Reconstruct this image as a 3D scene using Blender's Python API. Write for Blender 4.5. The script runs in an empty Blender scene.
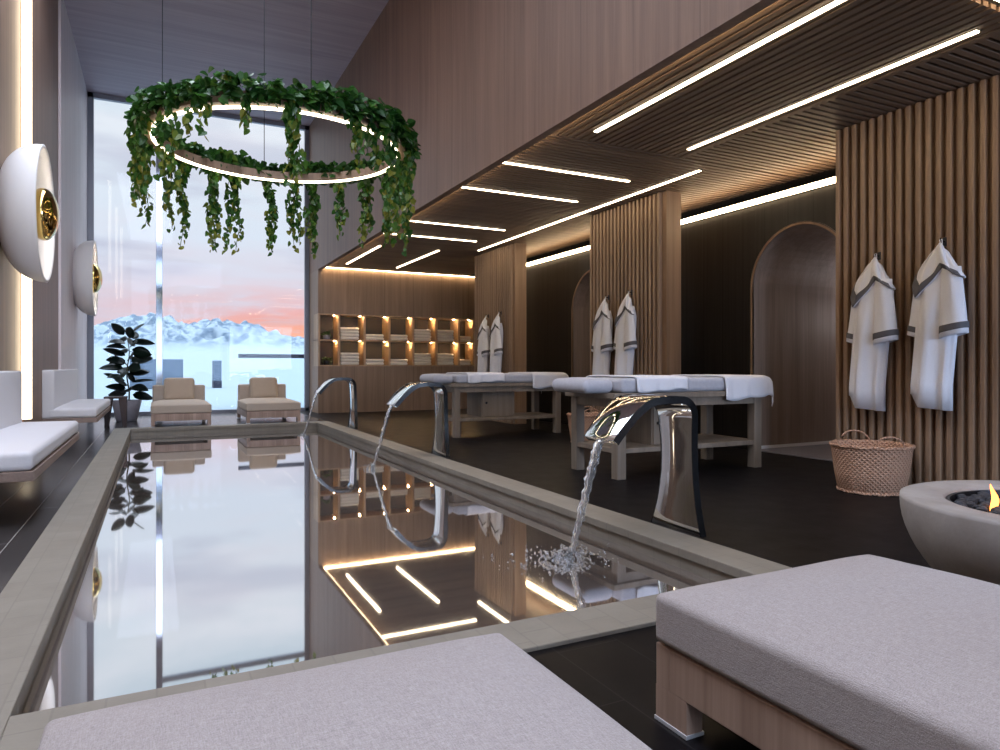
import bpy, math, random
import numpy as np
from mathutils import noise as mnoise
from mathutils import Vector, Matrix

random.seed(7)
rng = np.random.default_rng(7)
PI = math.pi
SC = bpy.context.scene
COL = SC.collection

# ------------------------------------------------------------------ camera
cam_d = bpy.data.cameras.new('camera')
cam_d.sensor_width = 36.0
cam_d.lens = 24.59
cam_d.shift_y = -0.008
cam_d.clip_start = 0.02
cam_d.clip_end = 2000
cam = bpy.data.objects.new('camera', cam_d)
COL.objects.link(cam)
cam.location = (0.0, 0.0, 0.9)
cam.rotation_euler = (PI / 2, 0, -math.radians(26.67))
SC.camera = cam

# ------------------------------------------------------------------ exposure
vs = SC.view_settings
SC.display_settings.display_device = 'sRGB'
vs.view_transform = 'Standard'
vs.look = 'None'
vs.gamma = 1.0
vs.exposure = 0.0
vs.use_curve_mapping = False
SC.cycles.max_bounces = 10
SC.cycles.diffuse_bounces = 5
SC.cycles.glossy_bounces = 5
SC.cycles.transmission_bounces = 6
SC.cycles.transparent_max_bounces = 16
SC.cycles.sample_clamp_indirect = 6.0
SC.cycles.caustics_reflective = False
SC.cycles.caustics_refractive = False


def lin(r, g=None, b=None):
    """8-bit sRGB to linear"""
    if g is None:
        g = b = r
    out = []
    for c in (r, g, b):
        c /= 255.0
        out.append(c / 12.92 if c <= 0.04045 else ((c + 0.055) / 1.055) ** 2.4)
    return (out[0], out[1], out[2], 1.0)


class NT:
    """small node tree helper"""
    def __init__(self, tree):
        self.t = tree
        self.n = tree.nodes
        self.n.clear()

    def new(self, kind, ins=None, **props):
        nd = self.n.new(kind)
        for k, v in props.items():
            setattr(nd, k, v)
        for k, v in (ins or {}).items():
            self.put(nd.inputs[k], v)
        return nd

    def put(self, sock, v):
        if isinstance(v, bpy.types.NodeSocket):
            self.t.links.new(v, sock)
        else:
            sock.default_value = v

    def math(self, op, a, b=0.0, clamp=False):
        nd = self.n.new('ShaderNodeMath')
        nd.operation = op
        nd.use_clamp = clamp
        self.put(nd.inputs[0], a)
        self.put(nd.inputs[1], b)
        return nd.outputs[0]

    def mix(self, f, a, b, mode='MIX'):
        nd = self.n.new('ShaderNodeMix')
        nd.data_type = 'RGBA'
        nd.blend_type = mode
        self.put(nd.inputs[0], f)
        self.put(nd.inputs[6], a)
        self.put(nd.inputs[7], b)
        return nd.outputs[2]

    def ramp(self, f, stops):
        nd = self.n.new('ShaderNodeValToRGB')
        cr = nd.color_ramp
        while len(cr.elements) > 1:
            cr.elements.remove(cr.elements[-1])
        cr.elements[0].position = stops[0][0]
        cr.elements[0].color = stops[0][1]
        for p, c in stops[1:]:
            e = cr.elements.new(p)
            e.color = c
        self.put(nd.inputs[0], f)
        return nd.outputs[0]

    def maprange(self, v, a, b, c, d):
        nd = self.n.new('ShaderNodeMapRange')
        nd.clamp = True
        for i, x in enumerate((v, a, b, c, d)):
            self.put(nd.inputs[i], x)
        return nd.outputs[0]

    def noise(self, vec, scale, detail=3.0, rough=0.5, dist=0.0):
        nd = self.n.new('ShaderNodeTexNoise')
        self.put(nd.inputs['Vector'], vec)
        nd.inputs['Scale'].default_value = scale
        nd.inputs['Detail'].default_value = detail
        nd.inputs['Roughness'].default_value = rough
        nd.inputs['Distortion'].default_value = dist
        return nd.outputs[0]

    def mapping(self, vec, scale=(1, 1, 1), loc=(0, 0, 0), rot=(0, 0, 0)):
        nd = self.n.new('ShaderNodeMapping')
        self.put(nd.inputs['Vector'], vec)
        nd.inputs['Scale'].default_value = scale
        nd.inputs['Location'].default_value = loc
        nd.inputs['Rotation'].default_value = rot
        return nd.outputs[0]


# ------------------------------------------------------------------ world: dusk sky with clouds
world = bpy.data.worlds.new('dusk_sky')
SC.world = world
world.use_nodes = True
w = NT(world.node_tree)
tc = w.new('ShaderNodeTexCoord')
sep = w.new('ShaderNodeSeparateXYZ', {0: tc.outputs['Generated']})
dx, dy, dz = sep.outputs
elev = w.math('MAXIMUM', dz, 0.0)
# base gradient over elevation (sine of elevation angle)
base = w.ramp(elev, [(0.0, lin(234, 218, 220)), (0.06, lin(222, 212, 224)), (0.16, lin(218, 226, 238)),
                     (0.30, lin(222, 230, 237)), (0.42, lin(196, 214, 226)), (1.0, lin(205, 218, 240))])
# soft cloud banks, flattened in height
cvec = w.mapping(tc.outputs['Generated'], scale=(2.4, 2.4, 9.0), loc=(0.35, 0.0, 0.15))
cl = w.noise(cvec, 1.6, 6.0, 0.55, 0.3)
clm = w.maprange(cl, 0.42, 0.66, 0.0, 1.0)
cloudcol = w.mix(w.maprange(elev, 0.03, 0.35, 0.0, 1.0), lin(206, 190, 204), lin(244, 245, 249))
sky = w.mix(w.math('MULTIPLY', clm, 0.75), base, cloudcol)
cvec2 = w.mapping(tc.outputs['Generated'], scale=(3.0, 3.0, 14.0), loc=(1.7, 0.4, 0.3))
dk = w.maprange(w.noise(cvec2, 1.3, 5.0, 0.5, 0.2), 0.5, 0.68, 0.0, 1.0)
dkm = w.math('MULTIPLY', dk, w.maprange(elev, 0.24, 0.36, 0.6, 0.05))
sky = w.mix(dkm, sky, lin(172, 172, 196))
# the afterglow low over the ridge: centred a little right of the hall's axis
az = w.math('ARCTAN2', dx, dy)
azd = w.math('ABSOLUTE', w.math('SUBTRACT', az, 0.22))
glow_a = w.maprange(azd, 0.10, 0.34, 1.0, 0.0)
glow_e = w.maprange(w.math('ABSOLUTE', w.math('SUBTRACT', elev, 0.04)), 0.015, 0.085, 1.0, 0.0)
gv = w.mapping(tc.outputs['Generated'], scale=(4.0, 4.0, 26.0))
gn = w.maprange(w.noise(gv, 2.0, 5.0, 0.6, 0.4), 0.36, 0.56, 0.2, 1.0)
glow = w.math('MULTIPLY', w.math('MULTIPLY', glow_a, glow_e), gn)
glowc = w.mix(w.maprange(elev, 0.025, 0.075, 0.0, 1.0), lin(255, 186, 148), lin(244, 164, 152))
sky = w.mix(glow, sky, glowc)
# away from the sunset the dusk sky is a cool blue
backf = w.maprange(dy, -0.25, 0.35, 1.0, 0.0)
sky = w.mix(backf, sky, (0.72, 0.82, 1.0, 1.0))
stren = w.math('ADD', w.math('MULTIPLY', w.maprange(elev, 0.46, 0.72, 0.0, 1.0), 7.0),
               w.maprange(dy, -0.25, 0.35, 1.6, 1.10))
bg = w.new('ShaderNodeBackground', {'Color': sky, 'Strength': stren})
wo = w.new('ShaderNodeOutputWorld')
w.t.links.new(bg.outputs[0], wo.inputs[0])


# ------------------------------------------------------------------ daylight lamps: windows behind the viewer and an added rooflight
def daylight(name, loc, sx, sy, power, col, rot):
    d = bpy.data.lights.new(name, 'AREA')
    d.shape = 'RECTANGLE'
    d.size, d.size_y = sx, sy
    d.energy = power
    d.color = col
    o_ = bpy.data.objects.new(name, d)
    COL.objects.link(o_)
    o_.location = loc
    o_.rotation_euler = rot
    return o_


daylight('daylight_rear_window', (0.82, -5.2, 2.95), 3.6, 5.3, 130.0, (0.66, 0.78, 1.0), (PI / 2, 0, 0))
daylight('daylight_low_window', (4.4, -5.2, 1.5), 2.8, 2.6, 330.0, (0.60, 0.74, 1.0), (PI / 2, 0, 0))
daylight('daylight_rooflight', (-0.2, 3.0, 6.05), 1.5, 11.6, 250.0, (0.88, 0.88, 1.0), (0, 0, 0))  # added fill lamp over the hall, out of view


# ------------------------------------------------------------------ materials
def mat(name):
    m = bpy.data.materials.new(name)
    m.use_nodes = True
    n = NT(m.node_tree)
    out = n.new('ShaderNodeOutputMaterial')
    return m, n, out


def principled(n, out, **kw):
    p = n.new('ShaderNodeBsdfPrincipled')
    for k, v in kw.items():
        n.put(p.inputs[k.replace('_', ' ')], v)
    n.t.links.new(p.outputs[0], out.inputs[0])
    return p


def bump(n, p, height, strength=0.3, distance=0.01):
    b = n.new('ShaderNodeBump', {'Height': height, 'Strength': strength, 'Distance': distance})
    n.t.links.new(b.outputs[0], p.inputs['Normal'])


def plain(name, col, rough=0.5, metal=0.0, spec=0.5, noise=0.0):
    m, n, out = mat(name)
    c = col
    if noise:
        t = n.new('ShaderNodeTexCoord')
        f = n.noise(t.outputs['Object'], 14.0, 5.0)
        c = n.mix(n.maprange(f, 0.3, 0.7, 0.0, 1.0), tuple(x * (1 - noise) for x in col[:3]) + (1,),
                  tuple(min(1, x * (1 + noise)) for x in col[:3]) + (1,))
    principled(n, out, Base_Color=c, Roughness=rough, Metallic=metal, Specular_IOR_Level=spec)
    return m


def wood(name, dark, light, axis='Z', rough=0.45, seam=0.0, spec=0.4, freq=1.0):
    """wood with grain along axis; seam > 0 adds thin board joints every seam metres"""
    m, n, out = mat(name)
    t = n.new('ShaderNodeTexCoord')
    o = t.outputs['Object']
    k = {'X': 0, 'Y': 1, 'Z': 2}[axis]
    s1 = [9.0 * freq] * 3
    s1[k] = 0.35 * freq
    s2 = [70.0 * freq] * 3
    s2[k] = 1.6 * freq
    a = n.noise(n.mapping(o, scale=s1), 1.0, 4.0, 0.55, 0.5)
    b = n.noise(n.mapping(o, scale=s2), 1.0, 3.0, 0.6, 0.2)
    f = n.math('ADD', n.math('MULTIPLY', a, 0.65), n.math('MULTIPLY', b, 0.35))
    c = n.ramp(f, [(0.34, dark), (0.66, light)])
    if seam:
        sp = n.new('ShaderNodeSeparateXYZ', {0: o})
        co = sp.outputs[0 if axis != 'X' else 1] if axis == 'Y' else (sp.outputs[1])
        s = n.math('FRACT', n.math('DIVIDE', n.math('ADD', n.math('ADD', sp.outputs[0], sp.outputs[1]), 50.0), seam))
        line = n.math('LESS_THAN', s, 0.006 / seam)
        c = n.mix(n.math('MULTIPLY', line, 0.6), c, tuple(x * 0.25 for x in dark[:3]) + (1,))
    p = principled(n, out, Base_Color=c, Roughness=rough, Specular_IOR_Level=spec)
    bump(n, p, b, 0.12, 0.004)
    return m


def emit(name, col, strength):
    m, n, out = mat(name)
    e = n.new('ShaderNodeEmission', {'Color': col, 'Strength': strength})
    n.t.links.new(e.outputs[0], out.inputs[0])
    return m


M = {}
WD, WL = (0.150, 0.086, 0.057, 1), (0.235, 0.142, 0.098, 1)
M['wood_wall'] = wood('walnut_panelling', WD, WL, 'Z', 0.5, seam=0.62)
M['wood_slat'] = wood('walnut_slats', (0.20, 0.128, 0.082, 1), (0.33, 0.222, 0.148, 1), 'Z', 0.5)
M['wood_end'] = wood('end_wall_panelling', (0.19, 0.120, 0.076, 1), (0.285, 0.188, 0.126, 1), 'Z', 0.5, seam=0.62)  # lighter walnut copy; brightness of the strip lights put into the colour
M['wood_ceil'] = wood('dark_boarded_ceiling', (0.32, 0.255, 0.295, 1), (0.43, 0.35, 0.395, 1), 'X', 0.6)
M['slat_y'] = wood('ceiling_slats_lengthwise', (0.130, 0.083, 0.054, 1), (0.215, 0.142, 0.096, 1), 'Y', 0.55)
M['slat_x'] = wood('ceiling_slats_crosswise', (0.130, 0.083, 0.054, 1), (0.215, 0.142, 0.096, 1), 'X', 0.55)
M['pale_wood'] = wood('pale_panelling', (0.60, 0.52, 0.52, 1), (0.74, 0.66, 0.66, 1), 'Z', 0.5)  # same wood as the wall, window light put into a paler colour
M['arch_wood'] = wood('arch_lining_wood', (0.20, 0.155, 0.13, 1), (0.33, 0.265, 0.225, 1), 'Z', 0.5)
M['trim_wood'] = wood('arch_trim_wood', (0.20, 0.125, 0.08, 1), (0.31, 0.20, 0.13, 1), 'Z', 0.5)
M['shelf_wood'] = wood('shelf_oak', (0.30, 0.19, 0.11, 1), (0.46, 0.31, 0.19, 1), 'Z', 0.5)
M['bed_wood'] = wood('weathered_oak', (0.150, 0.117, 0.088, 1), (0.235, 0.188, 0.148, 1), 'Z', 0.55)
M['chaise_wood'] = wood('chaise_walnut', (0.225, 0.142, 0.104, 1), (0.44, 0.305, 0.235, 1), 'Z', 0.45)
M['chaise_wood_x'] = wood('chaise_rail_walnut', (0.225, 0.142, 0.104, 1), (0.44, 0.305, 0.235, 1), 'Z', 0.45)
M['bench_wood'] = wood('bench_walnut', (0.16, 0.11, 0.09, 1), (0.26, 0.185, 0.15, 1), 'Y', 0.45)
M['stool_wood'] = wood('stool_mahogany', (0.026, 0.010, 0.007, 1), (0.048, 0.019, 0.013, 1), 'Z', 0.4)
M['black_panel'] = None
M['dark_metal'] = plain('dark_aluminium', (0.03, 0.03, 0.034, 1), 0.4, 0.6)
M['frame_metal'] = plain('window_frame_metal', (0.22, 0.23, 0.27, 1), 0.35, 0.4)
M['mullion_metal'] = plain('polished_mullion_metal', (0.42, 0.47, 0.55, 1), 0.08, 1.0)
M['chrome'] = plain('polished_chrome', (0.80, 0.79, 0.77, 1), 0.045, 1.0)
M['black_chrome'] = plain('black_edge_metal', (0.010, 0.010, 0.011, 1), 0.25, 0.3)  # black peg metal; on faucet edges a dark reflection put into the colour
M['gold'] = plain('polished_gold', (0.60, 0.43, 0.15, 1), 0.07, 1.0)
M['plaster'] = plain('white_plaster', (0.74, 0.71, 0.69, 1), 0.6, 0.0, 0.3)
M['robe'] = None
M['trim_grey'] = plain('grey_robe_trim', (0.12, 0.12, 0.135, 1), 0.85, 0.0, 0.1)
M['steel_foot'] = plain('brushed_steel_foot', (0.75, 0.76, 0.80, 1), 0.3, 0.5)
M['pot'] = plain('lilac_grey_pot', (0.30, 0.28, 0.31, 1), 0.6, 0.0, 0.4, 0.12)
M['soil'] = plain('dark_soil', (0.02, 0.015, 0.012, 1), 0.95)
M['snow'] = None
M['blue_block'] = plain('blue_concrete', (0.09, 0.13, 0.18, 1), 0.7)
M['rail_dark'] = plain('dark_rail', lin(28, 34, 52), 0.5)
M['tray'] = plain('burner_steel', (0.02, 0.02, 0.024, 1), 0.4, 0.8)
M['coal'] = plain('lava_pebbles', (0.035, 0.037, 0.045, 1), 0.8, 0.0, 0.4, 0.4)
M['skirting'] = plain('white_skirting', (0.80, 0.80, 0.82, 1), 0.5)
M['led'] = emit('led_diffuser', (1.0, 0.80, 0.55, 1), 15.0)
M['led_wall'] = emit('wall_led_diffuser', (1.0, 0.84, 0.60, 1), 6.5)
M['led_cove'] = emit('cove_led_diffuser', (1.0, 0.74, 0.44, 1), 26.0)
M['led_niche'] = emit('niche_spot', (1.0, 0.62, 0.28, 1), 1500.0)
M['led_ring'] = emit('ring_led', (1.0, 0.86, 0.62, 1), 7.0)
M['led_sconce'] = emit('sconce_led', (1.0, 0.88, 0.74, 1), 60.0)
M['flame'] = emit('gas_flame', (1.0, 0.34, 0.07, 1), 5.0)
M['flame_core'] = emit('gas_flame_core', (1.0, 0.55, 0.20, 1), 8.0)


def black_panel():
    m, n, out = mat('black_wall_boards')
    t = n.new('ShaderNodeTexCoord')
    sp = n.new('ShaderNodeSeparateXYZ', {0: t.outputs['Object']})
    s = n.math('FRACT', n.math('DIVIDE', n.math('ADD', sp.outputs[1], 50.0), 0.30))
    line = n.math('LESS_THAN', s, 0.03)
    a = n.noise(n.mapping(t.outputs['Object'], scale=(8, 30, 0.6)), 1.0, 4.0)
    c = n.mix(n.maprange(a, 0.3, 0.7, 0, 1), (0.010, 0.009, 0.009, 1), (0.020, 0.018, 0.018, 1))
    c = n.mix(line, c, (0.003, 0.003, 0.003, 1))
    principled(n, out, Base_Color=c, Roughness=0.4, Specular_IOR_Level=0.25)
    return m


M['black_panel'] = black_panel()


def terry(name, col, sc=260.0, b=0.35, spec=0.1):
    m, n, out = mat(name)
    t = n.new('ShaderNodeTexCoord')
    f = n.noise(t.outputs['Object'], sc, 3.0, 0.6)
    c = n.mix(n.maprange(f, 0.3, 0.7, 0, 1), tuple(x * 0.9 for x in col[:3]) + (1,), col)
    p = principled(n, out, Base_Color=c, Roughness=0.95, Specular_IOR_Level=spec, Sheen_Weight=0.15)
    bump(n, p, f, b, 0.003)
    return m


M['robe'] = terry('white_terry', (0.80, 0.82, 0.90, 1))
M['towel'] = terry('white_towel', (0.70, 0.70, 0.76, 1))
M['cream_towel'] = terry('cream_towel', (0.80, 0.74, 0.64, 1))
M['mattress'] = terry('grey_vinyl_mattress', (0.42, 0.42, 0.47, 1), 40.0, 0.08, 0.3)
M['bench_fabric'] = terry('white_bench_fabric', (0.62, 0.60, 0.62, 1), 180.0, 0.25)


def weave(name, ca, cb):
    m, n, out = mat(name)
    t = n.new('ShaderNodeTexCoord')
    o = t.outputs['Object']
    a = n.noise(n.mapping(o, scale=(520, 60, 520)), 1.0, 1.0, 0.5)
    b = n.noise(n.mapping(o, scale=(60, 520, 520)), 1.0, 1.0, 0.5)
    h = n.math('ADD', n.math('MULTIPLY', a, 0.6), n.math('MULTIPLY', b, 0.6))
    sp = n.noise(o, 420.0, 2.0, 0.7)
    h2 = n.math('ADD', n.math('MULTIPLY', h, 0.55), n.math('MULTIPLY', sp, 0.6))
    c = n.mix(n.maprange(h2, 0.45, 0.78, 0, 1), ca, cb)
    p = principled(n, out, Base_Color=c, Roughness=0.95, Specular_IOR_Level=0.08, Sheen_Weight=0.1)
    bump(n, p, h2, 0.5, 0.003)
    return m


M['linen'] = weave('linen_weave', (0.27, 0.235, 0.225, 1), (0.43, 0.38, 0.37, 1))
M['linen_beige'] = weave('beige_linen_weave', (0.38, 0.305, 0.245, 1), (0.58, 0.48, 0.395, 1))
M['linen_pillow'] = weave('beige_pillow_weave', (0.36, 0.28, 0.21, 1), (0.56, 0.45, 0.35, 1))


def tiles(name, ca, cb, joint, w_, h_, jt, rough, spec, swap=True, bumpy=0.0, rough_var=0.0):
    m, n, out = mat(name)
    t = n.new('ShaderNodeTexCoord')
    sp = n.new('ShaderNodeSeparateXYZ', {0: t.outputs['Object']})
    cv = n.new('ShaderNodeCombineXYZ', {0: sp.outputs[1 if swap else 0], 1: sp.outputs[0 if swap else 1]})
    br = n.new('ShaderNodeTexBrick', {'Vector': cv.outputs[0], 'Color1': ca, 'Color2': cb, 'Mortar': joint,
                                      'Scale': 1.0, 'Mortar Size': jt, 'Mortar Smooth': 0.1, 'Bias': 0.0,
                                      'Brick Width': w_, 'Row Height': h_}, offset=0.37, squash=1.0)
    f = n.noise(t.outputs['Object'], 6.0, 6.0, 0.6)
    c = n.mix(n.maprange(f, 0.3, 0.7, 0.0, 0.35), br.outputs['Color'], tuple(x * 0.6 for x in ca[:3]) + (1,))
    r = n.math('ADD', rough, n.math('MULTIPLY', n.math('SUBTRACT', f, 0.5), rough_var))
    p = principled(n, out, Base_Color=c, Roughness=r, Specular_IOR_Level=spec)
    if bumpy:
        bump(n, p, n.noise(t.outputs['Object'], 90.0, 4.0), bumpy, 0.003)
    return m


M['floor'] = tiles('black_plank_tile', (0.0052, 0.0044, 0.0052, 1), (0.007, 0.006, 0.0068, 1), (0.022, 0.020, 0.021, 1),
                   0.92, 0.226, 0.0022, 0.42, 0.07, rough_var=0.12)
M['floor_deck'] = tiles('dark_plank_tile_walkway', (0.05, 0.046, 0.046, 1), (0.062, 0.056, 0.055, 1), (0.42, 0.40, 0.38, 1),
                        2.6, 0.226, 0.0028, 0.22, 0.55, rough_var=0.04)
M['coping'] = tiles('sandstone_coping', (0.235, 0.205, 0.168, 1), (0.255, 0.225, 0.185, 1), (0.215, 0.188, 0.155, 1),
                    0.20, 0.12, 0.003, 0.62, 0.3, bumpy=0.25)
M['passage_floor'] = plain('grey_passage_floor', (0.20, 0.20, 0.24, 1), 0.5, 0, 0.4, 0.1)
M['basin'] = plain('dark_basin_tile', (0.045, 0.034, 0.028, 1), 0.6)


def concrete():
    m, n, out = mat('cast_concrete')
    t = n.new('ShaderNodeTexCoord')
    f = n.noise(t.outputs['Object'], 5.0, 8.0, 0.65)
    c = n.ramp(f, [(0.3, (0.25, 0.222, 0.205, 1)), (0.7, (0.36, 0.327, 0.31, 1))])
    p = principled(n, out, Base_Color=c, Roughness=0.75, Specular_IOR_Level=0.3)
    bump(n, p, n.noise(t.outputs['Object'], 60.0, 5.0), 0.2, 0.004)
    return m


M['concrete'] = concrete()


def wicker():
    m, n, out = mat('woven_wicker')
    t = n.new('ShaderNodeTexCoord')
    sp = n.new('ShaderNodeSeparateXYZ', {0: t.outputs['Object']})
    ang = n.math('ARCTAN2', sp.outputs[1], sp.outputs[0])
    u = n.math('MULTIPLY', ang, 30.0)
    v = n.math('MULTIPLY', sp.outputs[2], 125.0)
    w1 = n.math('SINE', n.math('MULTIPLY', n.math('ADD', u, v), 1.6))
    w2 = n.math('SINE', n.math('MULTIPLY', n.math('SUBTRACT', u, v), 1.6))
    h = n.math('MAXIMUM', w1, w2)
    c = n.mix(n.maprange(h, -0.4, 1.0, 0, 1), (0.33, 0.170, 0.105, 1), (0.46, 0.255, 0.165, 1))
    f = n.noise(t.outputs['Object'], 60.0, 3.0)
    c = n.mix(n.maprange(f, 0.35, 0.7, 0, 0.4), c, (0.52, 0.37, 0.27, 1))
    p = principled(n, out, Base_Color=c, Roughness=0.7, Specular_IOR_Level=0.25)
    bump(n, p, h, 0.6, 0.01)
    return m


M['wicker'] = wicker()


def leafmat(name, a, b, c_, rough=0.4):
    m, n, out = mat(name)
    at = n.new('ShaderNodeAttribute', attribute_name='tint')
    col = n.ramp(at.outputs['Fac'], [(0.0, a), (0.6, b), (1.0, c_)])
    p = n.new('ShaderNodeBsdfPrincipled', {'Base Color': col, 'Roughness': rough, 'Specular IOR Level': 0.35})
    tr = n.new('ShaderNodeBsdfTranslucent', {'Color': col})
    mx = n.new('ShaderNodeMixShader', {0: 0.3, 1: p.outputs[0], 2: tr.outputs[0]})
    n.t.links.new(mx.outputs[0], out.inputs[0])
    return m


M['ivy'] = leafmat('ivy_leaf', (0.012, 0.050, 0.010, 1), (0.045, 0.135, 0.018, 1), (0.22, 0.22, 0.03, 1))
M['ficus'] = leafmat('rubber_plant_leaf', (0.003, 0.009, 0.007, 1), (0.006, 0.015, 0.011, 1), (0.009, 0.022, 0.014, 1), 0.4)
M['stem'] = plain('green_brown_stem', (0.05, 0.045, 0.02, 1), 0.7)


def glassmat(name, tint=(0.97, 0.985, 1.0, 1), refl=1.0):
    """clear sheet glass: see-through plus mirror reflection that grows at grazing angles"""
    m, n, out = mat(name)
    lw = n.new('ShaderNodeLayerWeight', {'Blend': 0.5})
    f5 = n.math('POWER', lw.outputs['Facing'], 4.0)
    fac = n.math('MULTIPLY', n.math('ADD', 0.009, n.math('MULTIPLY', f5, 0.25)), refl, clamp=True)
    tr = n.new('ShaderNodeBsdfTransparent', {'Color': tint})
    gl = n.new('ShaderNodeBsdfGlossy', {'Color': (1, 1, 1, 1), 'Roughness': 0.01})
    mx = n.new('ShaderNodeMixShader', {0: fac, 1: tr.outputs[0], 2: gl.outputs[0]})
    n.t.links.new(mx.outputs[0], out.inputs[0])
    return m


M['glass'] = glassmat('window_glass')


def watermat():
    m, n, out = mat('pool_water')
    t = n.new('ShaderNodeTexCoord')
    h = n.noise(n.mapping(t.outputs['Object'], scale=(1.0, 1.0, 1.0)), 3.0, 3.0, 0.5, 0.3)
    b = n.new('ShaderNodeBump', {'Height': h, 'Strength': 0.0025, 'Distance': 0.02})
    lw = n.new('ShaderNodeLayerWeight', {'Blend': 0.5})
    fac = n.math('ADD', 0.45, n.math('MULTIPLY', lw.outputs['Facing'], 0.50))
    df = n.new('ShaderNodeBsdfDiffuse', {'Color': (0.22, 0.172, 0.147, 1)})
    gl = n.new('ShaderNodeBsdfGlossy', {'Color': (0.95, 0.96, 0.98, 1), 'Roughness': 0.028, 'Normal': b.outputs[0]})
    mx = n.new('ShaderNodeMixShader', {0: fac, 1: df.outputs[0], 2: gl.outputs[0]})
    n.t.links.new(mx.outputs[0], out.inputs[0])
    return m


M['water'] = watermat()


def jetmat():
    m, n, out = mat('falling_water')
    p = principled(n, out, Base_Color=(0.95, 0.97, 1.0, 1), Roughness=0.03, IOR=1.33, Transmission_Weight=0.9, Specular_IOR_Level=0.9)
    return m


M['jet'] = jetmat()


def snowmat():
    m, n, out = mat('snow_and_rock')
    t = n.new('ShaderNodeTexCoord')
    o = t.outputs['Object']
    g = n.new('ShaderNodeNewGeometry')
    sp = n.new('ShaderNodeSeparateXYZ', {0: g.outputs['Normal']})
    spp = n.new('ShaderNodeSeparateXYZ', {0: o})
    f = n.noise(n.mapping(o, scale=(1, 0.6, 1.0)), 0.24, 7.0, 0.65, 0.5)
    high = n.maprange(spp.outputs[2], 9.0, 13.0, 0.0, 1.0)
    rock = n.math('MULTIPLY', n.maprange(f, 0.47, 0.55, 0.0, 1.0), high)
    c = n.mix(rock, (0.150, 0.190, 0.210, 1), (0.055, 0.085, 0.115, 1))
    principled(n, out, Base_Color=c, Roughness=0.8, Specular_IOR_Level=0.2)
    return m


M['snow'] = snowmat()


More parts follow.
